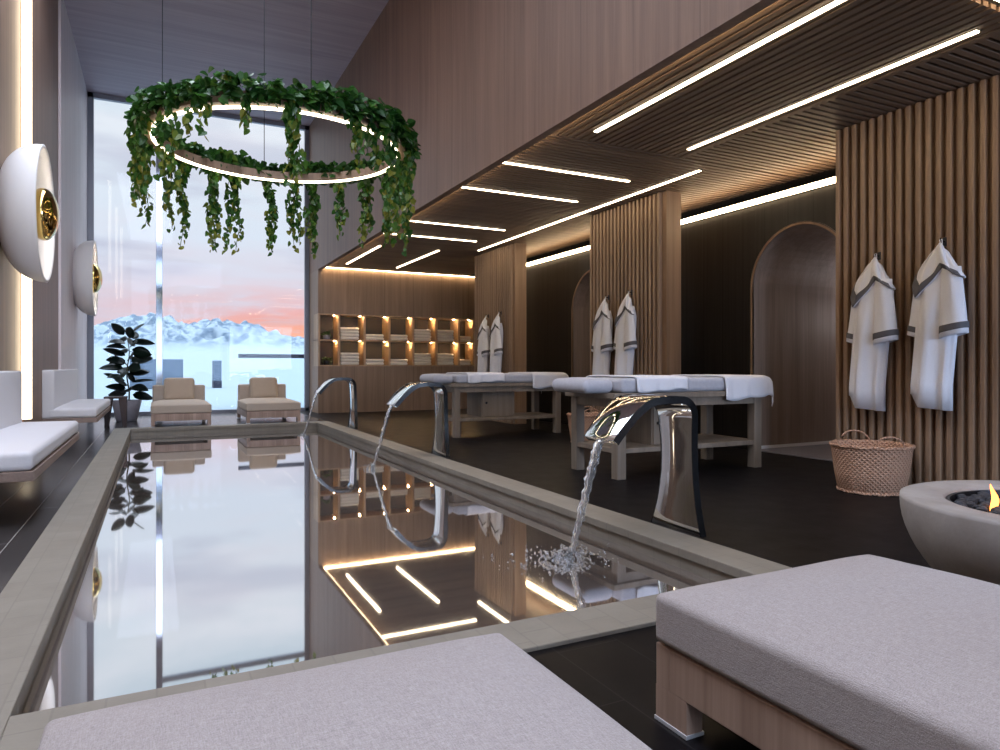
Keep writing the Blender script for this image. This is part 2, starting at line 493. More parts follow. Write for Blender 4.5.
# ------------------------------------------------------------------ mesh helpers
class MB:
    def __init__(self):
        self.v = []
        self.f = []
        self.tint = None

    def add(self, vs, fs):
        o = len(self.v)
        self.v += [tuple(map(float, p)) for p in vs]
        self.f += [tuple(o + i for i in f) for f in fs]
        return self

    def box(self, x0, x1, y0, y1, z0, z1):
        vs = [(x, y, z) for z in (z0, z1) for y in (y0, y1) for x in (x0, x1)]
        return self.add(vs, [(0, 2, 3, 1), (4, 5, 7, 6), (0, 1, 5, 4), (2, 6, 7, 3), (0, 4, 6, 2), (1, 3, 7, 5)])

    def hexa(self, bottom, top):
        """two quads of four points each"""
        return self.add(list(bottom) + list(top), [(3, 2, 1, 0), (4, 5, 6, 7), (0, 1, 5, 4), (1, 2, 6, 5), (2, 3, 7, 6), (3, 0, 4, 7)])

    def loft(self, rings, closed=True, cap0=True, cap1=True):
        n = len(rings[0])
        vs = [p for r in rings for p in r]
        fs = []
        for i in range(len(rings) - 1):
            for j in range(n if closed else n - 1):
                k = (j + 1) % n
                fs.append((i * n + j, i * n + k, (i + 1) * n + k, (i + 1) * n + j))
        if closed and cap0:
            fs.append(tuple(reversed(range(n))))
        if closed and cap1:
            fs.append(tuple((len(rings) - 1) * n + j for j in range(n)))
        return self.add(vs, fs)

    def lathe(self, prof, n=48, cx=0, cy=0, cap0=False, cap1=False):
        rings = [[(cx + r * math.cos(2 * PI * j / n), cy + r * math.sin(2 * PI * j / n), z) for j in range(n)] for r, z in prof]
        return self.loft(rings, True, cap0, cap1)

    def tube(self, path, rad, n=8, cap=True):
        path = [Vector(p) for p in path]
        rings = []
        for i, p in enumerate(path):
            a = path[max(0, i - 1)]
            b = path[min(len(path) - 1, i + 1)]
            d = (b - a).normalized()
            ref = Vector((0, 0, 1)) if abs(d.z) < 0.9 else Vector((1, 0, 0))
            u = d.cross(ref).normalized()
            v = d.cross(u).normalized()
            r = rad[i] if isinstance(rad, (list, tuple)) else rad
            rings.append([tuple(p + u * (r * math.cos(2 * PI * j / n)) + v * (r * math.sin(2 * PI * j / n))) for j in range(n)])
        return self.loft(rings, True, cap, cap)

    def grid(self, fn, us, vs_):
        pts = [fn(u, v) for u in us for v in vs_]
        m = len(vs_)
        fs = [(i * m + j, i * m + j + 1, (i + 1) * m + j + 1, (i + 1) * m + j) for i in range(len(us) - 1) for j in range(m - 1)]
        return self.add(pts, fs)

    def rbox(self, cx, cy, cz, hx, hy, hz, r, crown=0.0, seg=10, lump=0.0, seed=0, crown_pow=2):
        """soft cushion: rounded box with a domed top"""
        def axis(h):
            e = [-h, -h + r * 0.12, -h + r * 0.3, -h + r * 0.6, -h + r]
            inner = list(np.linspace(-h + r, h - r, seg + 1))[1:-1]
            return e + inner + [-x for x in reversed(e)]
        X, Y, Z = axis(hx), axis(hy), axis(hz) if hz > r * 1.05 else list(np.linspace(-hz, hz, 9))
        rz = min(r, hz * 0.999)
        ph = random.Random(seed)
        a1, a2, a3 = (ph.uniform(0, 6) for _ in range(3))

        def fin(x, y, z):
            p = Vector((x, y, z))
            q = Vector((max(-hx + r, min(hx - r, x)), max(-hy + r, min(hy - r, y)), max(-hz + rz, min(hz - rz, z))))
            d = p - q
            if d.length > 1e-9:
                dd = Vector((d.x / r, d.y / r, d.z / rz))
                dd.normalize()
                p = q + Vector((dd.x * r, dd.y * r, dd.z * rz))
            g = max(0, 1 - abs(p.x / hx) ** crown_pow) * max(0, 1 - abs(p.y / hy) ** crown_pow)
            zz = p.z
            if z > 0:
                zz += (z / hz) * (crown * g + lump * g ** 0.5 * (math.sin(9 * p.x + a1) * math.sin(7 * p.y + a2) + 0.6 * math.sin(15 * p.y + 6 * p.x + a3)))
            return (cx + p.x, cy + p.y, cz + zz)

        for s in (-1, 1):
            self.grid(lambda u, v: fin(u, v, s * hz), X if s > 0 else X[::-1], Y)
            self.grid(lambda u, v: fin(u, s * hy, v), X[::-1] if s > 0 else X, Z)
            self.grid(lambda u, v: fin(s * hx, u, v), Y if s > 0 else Y[::-1], Z)
        return self

    def build(self, name, m, parent=None, smooth=False, bevel=0.0, weld=False, angle=40, bseg=2, solid=0.0, sub=0):
        me = bpy.data.meshes.new(name)
        me.from_pydata(self.v, [], self.f)
        if weld:
            import bmesh
            bm = bmesh.new()
            bm.from_mesh(me)
            bmesh.ops.remove_doubles(bm, verts=bm.verts, dist=1e-5)
            bmesh.ops.recalc_face_normals(bm, faces=bm.faces)
            bm.to_mesh(me)
            bm.free()
        me.materials.append(m)
        if self.tint is not None:
            a = me.attributes.new('tint', 'FLOAT', 'POINT')
            a.data.foreach_set('value', np.asarray(self.tint, dtype=np.float32))
        if smooth:
            me.polygons.foreach_set('use_smooth', [True] * len(me.polygons))
        o = bpy.data.objects.new(name, me)
        COL.objects.link(o)
        if parent:
            o.parent = parent
        if solid:
            md = o.modifiers.new('solid', 'SOLIDIFY')
            md.thickness = solid
            md.offset = 0
        if bevel:
            md = o.modifiers.new('bevel', 'BEVEL')
            md.width = bevel
            md.segments = bseg
            md.limit_method = 'ANGLE'
            md.angle_limit = math.radians(angle)
        if sub:
            md = o.modifiers.new('sub', 'SUBSURF')
            md.levels = md.render_levels = sub
        return o


def tag(o, label=None, cat=None, group=None, kind=None):
    if label:
        o['label'] = label
    if cat:
        o['category'] = cat
    if group:
        o['group'] = group
    if kind:
        o['kind'] = kind
    return o


def thing(name, label, cat, loc=(0, 0, 0), rz=0.0, group=None):
    o = bpy.data.objects.new(name, None)
    o.empty_display_size = 0.1
    COL.objects.link(o)
    o.location = loc
    o.rotation_euler = (0, 0, rz)
    return tag(o, label, cat, group)


def struct(name, mb, m, label, **kw):
    o = mb.build(name, m, **kw)
    return tag(o, label, name.split('_')[0], None, 'structure')


def dup(root, loc, rz=None, label=None, group=None):
    r = root.copy()
    COL.objects.link(r)
    r.location = loc
    if rz is not None:
        r.rotation_euler = (0, 0, rz)
    if label:
        r['label'] = label
    if group:
        r['group'] = group
    for ch in list(root.children):
        c = ch.copy()
        COL.objects.link(c)
        c.parent = r
        for g in list(ch.children):
            d = g.copy()
            COL.objects.link(d)
            d.parent = c
    return r


# ------------------------------------------------------------------ dimensions
XL, XLP = -1.165, -1.15       # left wall, raised panels of the left wall
XF = 2.80                    # bulkhead over the edge of the low zone
ZM, ZC, ZF = 5.85, 2.85, 2.80
YW, YB, YR = 14.30, 13.45, -5.0
XP, XD = 5.00, 5.75          # slatted partitions, black wall
PX0, PX1, PY0, PY1 = -0.334, 2.285, 2.11, 11.08   # pool opening
CW = 0.225                    # coping width
ZW = -0.088                  # water level

# ------------------------------------------------------------------ floor and pool
b = MB()
b.box(PX1 + CW, 9.0, YR, YW, -0.2, 0.0)
b.box(PX0 - 0.2, PX1 + CW, YR, PY0 - CW, -0.2, 0.0)
struct('floor', b, M['floor'], 'black plank-tiled floor around the pool and treatment beds')
b = MB()
b.box(-1.5, PX0 - 0.2, YR, YW, -0.2, 0.0)
b.box(PX0 - 0.2, PX1 + CW, PY1 + CW, YW, -0.2, 0.0)
struct('floor_walkway', b, M['floor_deck'], 'narrow dark tiled walkway between pool and left wall')
b = MB()
t_ = 0.014
for (x0, x1, y0, y1) in ((PX0 - 0.215, PX0, PY0 - CW, PY1 + CW), (PX1, PX1 + CW, PY0 - CW, PY1 + CW),
                         (PX0, PX1, PY0 - CW, PY0), (PX0, PX1, PY1, PY1 + CW)):
    b.box(x0, x1, y0, y1, -0.03, t_)
struct('trim_1', b, M['coping'], 'sandstone tiled coping around the rectangular pool', bevel=0.004)
b = MB()
g = 0.012
b.box(PX0 - 0.1, PX0 - g, PY0 - 0.1, PY1 + 0.1, -1.0, -0.03)
b.box(PX1 + g, PX1 + 0.1, PY0 - 0.1, PY1 + 0.1, -1.0, -0.03)
b.box(PX0 - g, PX1 + g, PY0 - 0.1, PY0 - g, -1.0, -0.03)
b.box(PX0 - g, PX1 + g, PY1 + g, PY1 + 0.1, -1.0, -0.03)
struct('trim_2', b, M['coping'], 'sandstone inner side walls of the pool')
b = MB()
b.box(PX0 - 0.1, PX1 + 0.1, PY0 - 0.1, PY1 + 0.1, -1.1, -1.0)
struct('floor_pool', b, M['basin'], 'dark tiled bottom of the pool')
b = MB()
b.box(PX0 - g + 0.001, PX1 + g - 0.001, PY0 - g + 0.001, PY1 + g - 0.001, -0.99, ZW)
o = b.build('pool_water', M['water'])
tag(o, 'still reflective water filling the rectangular pool', 'water', None, 'stuff')

# ------------------------------------------------------------------ walls and ceilings
b = MB()
b.box(XL - 0.15, XL, YR, 7.88, 0, ZM)
struct('wall_left', b, M['wood_wall'], 'wood panelled left wall behind the near bench')
b = MB()
b.box(XL - 0.15, XLP, 7.93, 10.55, 0, ZM)
struct('wall_left_panel', b, M['wood_wall'], 'raised brown wood panel of the left wall')
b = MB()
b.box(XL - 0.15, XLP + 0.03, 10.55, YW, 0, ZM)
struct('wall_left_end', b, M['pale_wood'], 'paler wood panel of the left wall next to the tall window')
b = MB()
b.box(XL - 0.15, -0.95, YR, YW + 0.1, ZM, ZM + 0.1)
b.box(0.55, XF + 0.08, YR, YW + 0.1, ZM, ZM + 0.1)
b.box(-0.95, 0.55, YR, -2.8, ZM, ZM + 0.1)
b.box(-0.95, 0.55, 8.8, YW + 0.1, ZM, ZM + 0.1)
struct('ceiling', b, M['wood_ceil'], 'dark boarded ceiling high above the pool')
b = MB()
b.box(XF, XF + 0.08, YR, YW, ZF, ZM)
struct('wall_right', b, M['wood_wall'], 'tall wood bulkhead wall above the treatment area')
b = MB()
b.box(-0.95, 0.55, -2.8, 8.8, ZM + 0.05, ZM + 0.062)  # pane of an added opening, unseen, under the fill lamp
struct('window_4', b, M['glass'], 'long rooflight in the ceiling above the near end of the pool')
# slatted low ceiling: backing plus slats
SLAT_Y = 4.92
YE = 2.12
b = MB()
b.box(XF + 0.08, XD + 1.9, YE, YB + 0.6, ZC + 0.028, ZC + 0.10)
struct('ceiling_low_backing', b, plain('slat_backing', (0.018, 0.013, 0.011, 1), 0.9), 'dark backing board above the slatted low ceiling')
b = MB()
x = XF + 0.085
while x < 4.36:
    b.box(x, x + 0.047, YE, SLAT_Y, ZC, ZC + 0.03)
    x += 0.073
struct('ceiling_low_slats', b, M['slat_y'], 'lengthwise wood slats of the low ceiling near the robes')
b = MB()
b.box(4.36, 4.40, YE, SLAT_Y, ZC - 0.002, ZC + 0.03)
y = SLAT_Y + 0.02
while y < YB - 0.05:
    b.box(XF + 0.085, XD + 0.2, y, y + 0.045, ZC, ZC + 0.03)
    y += 0.072
y = YE
while y < SLAT_Y - 0.03:
    b.box(4.40, XD + 0.2, y, y + 0.045, ZC, ZC + 0.03)
    y += 0.072
struct('ceiling_low_cross_slats', b, M['slat_x'], 'crosswise wood slats of the low ceiling over the treatment beds')
b = MB()
b.box(XF + 0.08, 9.0, YR, YE + 0.0, 3.25, 3.35)
b.box(XF + 0.08, 9.0, YE - 0.06, YE, ZC + 0.03, 3.25)
struct('ceiling_rear', b, M['dark_metal'], 'dark raised ceiling behind the slatted ceiling edge')

# black back wall with two arched passages
ARCH = [4.78, 8.35]
AR, AS = 0.58, 1.745          # radius and spring height
ZD = 2.64                     # top of black wall


def arch_pts(yc, r, z0, n=24, spring=AS):
    pts = [(yc + r, z0)]
    for i in range(n + 1):
        a = PI * i / n
        pts.append((yc + r * math.cos(a), spring + r * math.sin(a)))
    pts.append((yc - r, z0))
    return pts


b = MB()
edges = [YR] + [e for yc in ARCH for e in (yc - AR - 0.012, yc + AR + 0.012)] + [11.1]
for i in range(0, len(edges), 2):
    b.box(XD, XD + 0.15, edges[i], edges[i + 1], 0, ZD)
for yc in ARCH:
    pts = arch_pts(yc, AR + 0.012, 0)[1:-1]
    for i in range(len(pts) - 1):
        (ya, za), (yb, zb) = pts[i], pts[i + 1]
        b.hexa([(XD, ya, za), (XD + 0.15, ya, za), (XD + 0.15, yb, zb), (XD, yb, zb)],
               [(XD, ya, ZD), (XD + 0.15, ya, ZD), (XD + 0.15, yb, ZD), (XD, yb, ZD)])
struct('wall_back_right', b, M['black_panel'], 'black boarded wall behind the slatted partitions')
for k, yc in enumerate(ARCH):
    b = MB()
    inner = arch_pts(yc, AR, 0.0)
    outer = arch_pts(yc, AR + 0.03, 0.0)
    ring = lambda P, x_: [(x_, p[0], p[1]) for p in P]
    XT = XD + 2.6
    b.add(ring(inner, XD - 0.012) + ring(inner, XT) + ring(outer, XD - 0.012) + ring(outer, XT),
          [(i, i + 1, len(inner) + i + 1, len(inner) + i) for i in range(len(inner) - 1)] +
          [(2 * len(inner) + i, 3 * len(inner) + i, 3 * len(inner) + i + 1, 2 * len(inner) + i + 1) for i in range(len(inner) - 1)])
    b.box(XT, XT + 0.05, yc - AR - 0.03, yc + AR + 0.03, 0, AS + AR + 0.05)
    struct('wall_arch_passage' if k == 0 else 'wall_arch_passage_far', b, M['arch_wood'],
           ['wood lined arched passage beside the nearest slatted partition', 'wood lined arched passage half hidden behind the middle partition'][k])
    b = MB()
    o2 = arch_pts(yc, AR + 0.022, 0.0)
    for i in range(len(inner) - 1):
        (a0, a1), (b0, b1), (c0, c1), (d0, d1) = inner[i], inner[i + 1], o2[i + 1], o2[i]
        b.hexa([(XD - 0.014, a0, a1), (XD + 0.01, a0, a1), (XD + 0.01, b0, b1), (XD - 0.014, b0, b1)],
               [(XD - 0.014, d0, d1), (XD + 0.01, d0, d1), (XD + 0.01, c0, c1), (XD - 0.014, c0, c1)])
    struct('trim_%d' % (3 + k), b, M['trim_wood'], ['thin wood trim edging the near arch', 'thin wood trim edging the far arch'][k])
    b = MB()
    b.box(XD + 0.02, XT, yc + AR - 0.012, yc + AR, 0.012, 0.045)
    struct('baseboard_%s' % ('near' if k == 0 else 'far'), b, M['skirting'], ['white skirting along the near arched passage', 'white skirting along the far arched passage'][k])
    b = MB()
    b.box(XD + 0.0, XT, yc - AR, yc + AR, 0.0, 0.012)
    struct('floor_passage' if k == 0 else 'floor_passage_far', b, M['passage_floor'], ['grey floor of the near arched passage', 'grey floor of the far arched passage'][k])

for yc, lb in zip(ARCH, ('small globe wall lamp at the end of the near arched passage', 'small globe wall lamp at the end of the far arched passage')):
    t = thing('passage_lamp', lb, 'wall lamp', (XD + 2.6, yc, 1.55), 0, 'passage lamps')  # lamp added out of sight to brighten the passage lining
    rings = [[(-0.12 + 0.075 * math.sin(e), 0.075 * math.cos(e) * math.cos(2 * PI * j / 20), 0.075 * math.cos(e) * math.sin(2 * PI * j / 20)) for j in range(20)] for e in np.linspace(-1.55, 1.55, 13)]
    MB().loft(rings).build('globe', emit('passage_lamp_light', (0.95, 0.88, 0.92, 1), 75.0), t, smooth=True)
    MB().tube([(0.0, 0, 0), (-0.012, 0, 0), (-0.013, 0, 0), (-0.05, 0, 0)], [0.05, 0.05, 0.02, 0.02], 20).build('bracket', M['dark_metal'], t)

# end wall with the towel shelving: lower and upper panels
SX0, SX1, SZ0, SZ1, SD = 2.80, 6.15, 0.915, 1.945, 0.45
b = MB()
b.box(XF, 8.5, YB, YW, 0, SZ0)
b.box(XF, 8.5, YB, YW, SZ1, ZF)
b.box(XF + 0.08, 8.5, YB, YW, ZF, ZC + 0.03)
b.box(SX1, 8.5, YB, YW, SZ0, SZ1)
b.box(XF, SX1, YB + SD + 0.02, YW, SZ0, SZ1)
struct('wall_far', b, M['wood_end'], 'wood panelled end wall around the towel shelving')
b = MB()
b.box(XF + 0.08, 8.5, YB, YW, ZC + 0.03, ZC + 0.4)
b.box(8.4, 8.5, YE, YB, 0, 3.3)
struct('wall_service', b, M['black_panel'], 'black wall behind the passages')
# rear of the room, behind the viewer: a glazed end wall
b = MB()
b.box(XF + 0.08, 9.0, YR - 0.1, YR, 2.9, 3.3)
b.box(XF + 0.08, 9.0, YR - 0.1, YR, 0, 0.1)
b.box(5.85, 9.0, YR - 0.1, YR, 0.1, 2.9)
b.box(8.9, 9.0, YR, YE, 0, 3.3)
b.box(XL - 0.15, XL + 0.15, YR - 0.1, YR, 0, ZM)
b.box(XF - 0.1, XF + 0.08, YR - 0.1, YR, 0, ZM)
b.box(XL, XF, YR - 0.1, YR, 0, 0.1)
b.box(XL, XF, YR - 0.1, YR, ZM - 0.2, ZM)
struct('wall_rear', b, M['black_panel'], 'dark wall behind the viewer around a tall window')
b = MB()
b.box(XL + 0.15, XF - 0.1, YR - 0.06, YR - 0.048, 0.1, ZM - 0.2)
struct('window_2', b, M['glass'], 'tall window behind the viewer')
b = MB()
b.box(XF + 0.08, 5.85, YR - 0.06, YR - 0.048, 0.1, 2.9)
struct('window_3', b, M['glass'], 'low window behind the viewer')

# tall window at the end of the pool hall
b = MB()
f_ = 0.09
WX0, WX1 = XLP + 0.03, XF
b.box(WX0, WX0 + 0.10, YW, YW + f_, 0, ZM)
b.box(WX1 - 0.09, WX1 + 0.1, YW, YW + f_, 0, ZM)
b.box(WX0, WX1, YW, YW + f_, 0, 0.07)
b.box(WX0, WX1, YW, YW + f_, ZM - 0.09, ZM)
wf = struct('window_1', b, M['frame_metal'], 'tall window overlooking snowy mountains at the end of the pool', bevel=0.004)
MX = 0.04
b = MB()
b.box(MX - 0.055, MX + 0.055, YW - 0.02, YW + 0.10, 0.07, ZM - 0.09)
b.build('mullion', M['mullion_metal'], wf, bevel=0.004)
b = MB()
b.box(MX + 0.055, WX1 - 0.09, YW, YW + f_, 4.77, 4.86)
b.build('transom', M['frame_metal'], wf, bevel=0.004)
for (x0, x1, z0, z1) in ((WX0 + 0.10, MX - 0.055, 0.07, ZM - 0.09), (MX + 0.055, WX1 - 0.09, 0.07, 4.77), (MX + 0.055, WX1 - 0.09, 4.86, ZM - 0.09)):
    b = MB()
    b.box(x0, x1, YW + 0.04, YW + 0.052, z0, z1)
    b.build('pane', M['glass'], wf)

# ------------------------------------------------------------------ slatted partitions
PANELS = [(2.32, 3.79), (5.92, 7.36), (9.50, 10.93)]
plabel = ['slatted wood partition behind the two large robes, beside the wicker basket',
          'slatted wood partition in the middle between the two arched passages',
          'wood partition farthest from the viewer, beside the towel shelving']
for k, (y0, y1) in enumerate(PANELS):
    b = MB()
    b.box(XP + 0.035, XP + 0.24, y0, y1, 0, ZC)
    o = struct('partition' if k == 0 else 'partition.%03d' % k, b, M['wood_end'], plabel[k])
    o['category'] = 'partition'
    b = MB()
    y = y1 - 0.045
    while y > y0 - 0.001:
        b.box(XP - 0.012, XP + 0.036, y, y + 0.040, 0.0, ZC - 0.005)
        y -= 0.0735
    b.build('slat', M['wood_slat'], o, bevel=0.009)

# ------------------------------------------------------------------ light strips
def led(name, p0, p1, wid, dep, m, label, group=None, face=(0, 0, -1), house=True, proud=0.012, back=0.2):
    p0, p1 = Vector(p0), Vector(p1)
    c = (p0 + p1) / 2
    t = thing(name, label, 'light strip', c, 0, group)
    d = (p1 - p0).normalized()
    L = (p1 - p0).length / 2
    f = Vector(face)
    s = d.cross(f).normalized()

    def bx(hw, l, a0, a1):
        q = []
        for a in (a0, a1):
            for (i, j) in ((-1, -1), (1, -1), (1, 1), (-1, 1)):
                q.append(tuple(d * (i * l) + s * (j * hw) + f * a))
        return q
    if house:
        q = bx(wid / 2 + 0.006, L + 0.006, -dep, 0.004)
        MB().hexa(q[:4], q[4:]).build('channel', M['dark_metal'], t, weld=True)
    q = bx(wid / 2, L, -dep * back, proud)
    MB().hexa(q[:4], q[4:]).build('diffuser', m, t, weld=True, bevel=0.004)
    return t


GL = 'light strips in the low slatted ceiling'
LW = 0.036
led('light_strip', (4.245, 2.29, ZC), (4.245, 4.70, ZC), LW, 0.05, M['led'], 'long ceiling light strip pointing at the slatted wall with the large robes', GL)
led('light_strip', (3.24, 2.29, ZC), (3.24, 4.69, ZC), LW, 0.05, M['led'], 'long ceiling light strip closest to the tall bulkhead wall, cut by the top edge', GL)
led('light_strip', (4.80, 5.15, ZC), (4.80, 10.35, ZC), LW, 0.05, M['led'], 'very long thin light strip running past the middle partition', GL)
led('light_strip', (3.20, 10.66, ZC), (3.20, 12.8, ZC), LW, 0.05, M['led'], 'short light strip near the far end, next to the hanging ivy', GL)
led('light_strip', (4.20, 10.64, ZC), (4.20, 12.85, ZC), LW, 0.05, M['led'], 'short diagonal-looking light strip above the far towel shelves', GL)
for yy, lb in ((5.785, 'crosswise ceiling light strip, first and longest of the four in a row'), (6.775, 'crosswise ceiling light strip, second of the four from the large robes'),
               (8.65, 'crosswise ceiling light strip, third of the four, touching the ivy tips'), (9.62, 'crosswise ceiling light strip, fourth of the four and shortest looking')):
    led('light_strip', (2.92, yy, ZC), (4.42, yy, ZC), LW, 0.05, M['led'], lb, 'crosswise light strips')
led('light_strip', (XF + 0.1, YB - 0.03, ZC), (6.6, YB - 0.03, ZC), 0.04, 0.05, M['led_cove'], 'light strip along the top of the towel shelf wall')
led('light_strip', (XD - 0.012, YE, ZD + 0.028), (XD - 0.012, 11.1, ZD + 0.028), 0.05, 0.05, M['led_cove'], 'glowing cove light strip along the top of the black wall', face=(-1, 0, 0), proud=0.035)
led('light_strip', (XF + 0.084, YE, ZF + 0.025), (XF + 0.084, YB - 0.05, ZF + 0.025), 0.02, 0.003, M['led_cove'], 'hidden cove strip behind the bulkhead edge', face=(1, 0, 0), house=False)
led('light_strip', (XF + 0.12, YE - 0.064, ZC - 0.0), (XD, YE - 0.064, ZC - 0.0), 0.02, 0.003, M['led_cove'], 'cove strip at the slatted ceiling end above the large robes', face=(0, 0, 1), house=False)
wl = ['tall vertical light strip on the left wall behind the disc lamp', 'vertical light strip on the left wall beside the viewer', 'vertical light strip on the left wall behind the viewer']
for yy, lb in zip((7.905, 4.5, 1.15), wl):
    led('wall_light_strip', (XL + 0.075, yy, 0.40), (XL + 0.075, yy, ZM - 0.02), 0.045, 0.07, M['led_wall'], lb, 'vertical wall light strips', face=(1, 0, 0), house=False, back=0.98)

# ------------------------------------------------------------------ disc wall lamps
def sconce(y, z, label):
    t = thing('wall_lamp', label, 'wall lamp', (XL, y, z), 0, 'disc wall lamps')
    R_, D_ = 0.585, 0.305
    # lathe about the X axis
    def lat(prof, name, m, smooth=True, n=56):
        rings = [[(x_, r * math.cos(2 * PI * j / n), r * math.sin(2 * PI * j / n)) for j in range(n)] for r, x_ in prof]
        return MB().loft(rings, True, False, False).build(name, m, t, smooth=smooth, weld=True)
    prof = [(0.02, 0.0), (0.24, 0.0)]
    for i in range(1, 13):
        a = i / 12 * PI / 2
        prof.append((0.24 + (R_ - 0.24) * math.sin(a), D_ * (1 - math.cos(a)) * 0.98))
    prof += [(R_ + 0.002, D_), (R_ - 0.014, D_ + 0.006)]
    for i in range(12, -1, -1):
        a = i / 12 * PI / 2
        prof.append((0.02 + (R_ - 0.05) * math.sin(a), 0.13 + (D_ - 0.13) * (1 - math.cos(a))))
    lat(prof, 'shell', M['plaster'])
    prof = [(0.001, 0.21)]
    prof += [(0.03, 0.21)]
    lat([(0.17, 0.145), (0.20, 0.165), (0.22, 0.15), (0.20, 0.135), (0.17, 0.145)], 'light_ring', M['led_sconce'])
    cx = 0.290
    lat([(max(0.0005, 0.225 * math.cos(a)), cx + 0.115 * math.sin(a)) for a in np.linspace(-PI / 2, PI / 2, 25)], 'gold_dome', M['gold'])
    lat([(0.03, 0.13), (0.03, 0.25)], 'stem', M['gold'])
    return t


sconce(7.05, 2.22, 'white plaster disc wall lamp with gold dome, larger one by the light strip')
sconce(12.35, 2.28, 'white plaster disc wall lamp with gold dome, beside the tall window')

# ------------------------------------------------------------------ ivy ring chandelier
RC, RZ, RR = (1.035, 6.62), 2.915, 1.11
ring = thing('ring_chandelier', 'large hanging ring light overgrown with trailing green ivy above the pool', 'chandelier', (RC[0], RC[1], RZ))
n_ = 96


def hoop(r0, r1, z0, z1, name, m, parent):
    rings = []
    for j in range(n_):
        a = 2 * PI * j / n_
        c, s = math.cos(a), math.sin(a)
        rings.append([(r0 * c, r0 * s, z0), (r1 * c, r1 * s, z0), (r1 * c, r1 * s, z1), (r0 * c, r0 * s, z1)])
    mb = MB()
    vs_ = [p for r in rings for p in r]
    fs = []
    for j in range(n_):
        k = (j + 1) % n_
        for q in range(4):
            fs.append((j * 4 + q, j * 4 + (q + 1) % 4, k * 4 + (q + 1) % 4, k * 4 + q))
    mb.add(vs_, fs)
    return mb.build(name, m, parent, weld=True)


hoop(RR - 0.045, RR + 0.05, 0.012, 0.10, 'planter_ring', M['wood_slat'], ring)
hoop(RR - 0.046, RR - 0.022, -0.006, 0.013, 'light_ring', M['led_ring'], ring)
for a in (math.radians(153), math.radians(90), math.radians(273)):
    c, s = math.cos(a) * RR, math.sin(a) * RR
    MB().tube([(c, s, 0.1), (c, s, ZM - RZ)], 0.004, 6).build('hanging_cable', M['dark_metal'], ring)

LEAF = np.array([(0, 0, 0), (0.30, -0.10, 0.10), (0.50, 0.16, 0.16), (0.40, 0.50, 0.12), (0.20, 0.80, 0.03), (0, 1.0, -0.10),
                 (-0.20, 0.80, 0.03), (-0.40, 0.50, 0.12), (-0.50, 0.16, 0.16), (-0.30, -0.10, 0.10), (0, 0.45, -0.02)], dtype=float)
LEAF_F = [(0, 1, 2, 10), (10, 2, 3, 4), (10, 4, 5), (10, 5, 6), (10, 6, 7, 8), (10, 8, 9, 0)]


def leaves(mb, items):
    """items: (position, tip direction, face normal, size, tint)"""
    if mb.tint is None:
        mb.tint = []
    for p, d, nrm, s, tn in items:
        d = Vector(d).normalized()
        nr = Vector(nrm)
        nr = (nr - d * nr.dot(d))
        if nr.length < 1e-3:
            nr = d.orthogonal()
        nr.normalize()
        x_ = d.cross(nr)
        R = np.array([x_[:], d[:], nr[:]])
        mb.add((LEAF * s) @ R + np.array(p), LEAF_F)
        mb.tint += [tn] * len(LEAF)


def rnd(a, b_):
    return random.uniform(a, b_)


# bushy growth along the ring
items = []
for i in range(2700):
    a = rnd(0, 2 * PI)
    clump = 0.5 + 0.5 * math.sin(5 * a + 1.0) * math.sin(3 * a)
    rad = RR + 0.03 + random.gauss(0, 0.042)
    h = rnd(0.05, 0.18 + 0.09 * clump)
    if random.random() < 0.22:
        h = rnd(0.02, 0.12)
        rad = RR + rnd(0.06, 0.12)
    out = Vector((math.cos(a), math.sin(a), 0))
    d = Vector((rnd(-1, 1), rnd(-1, 1), rnd(-0.9, 0.25))) + out * rnd(-0.3, 0.6)
    nr = out * rnd(0.2, 1) + Vector((rnd(-0.5, 0.5), rnd(-0.5, 0.5), rnd(0.2, 1)))
    items.append(((rad * math.cos(a), rad * math.sin(a), h), d, nr, rnd(0.055, 0.10), min(1, max(0, random.gauss(0.30, 0.2)))))
mb = MB()
leaves(mb, items)
o = mb.build('ivy_foliage', M['ivy'], ring)
o['kind'] = 'stuff'
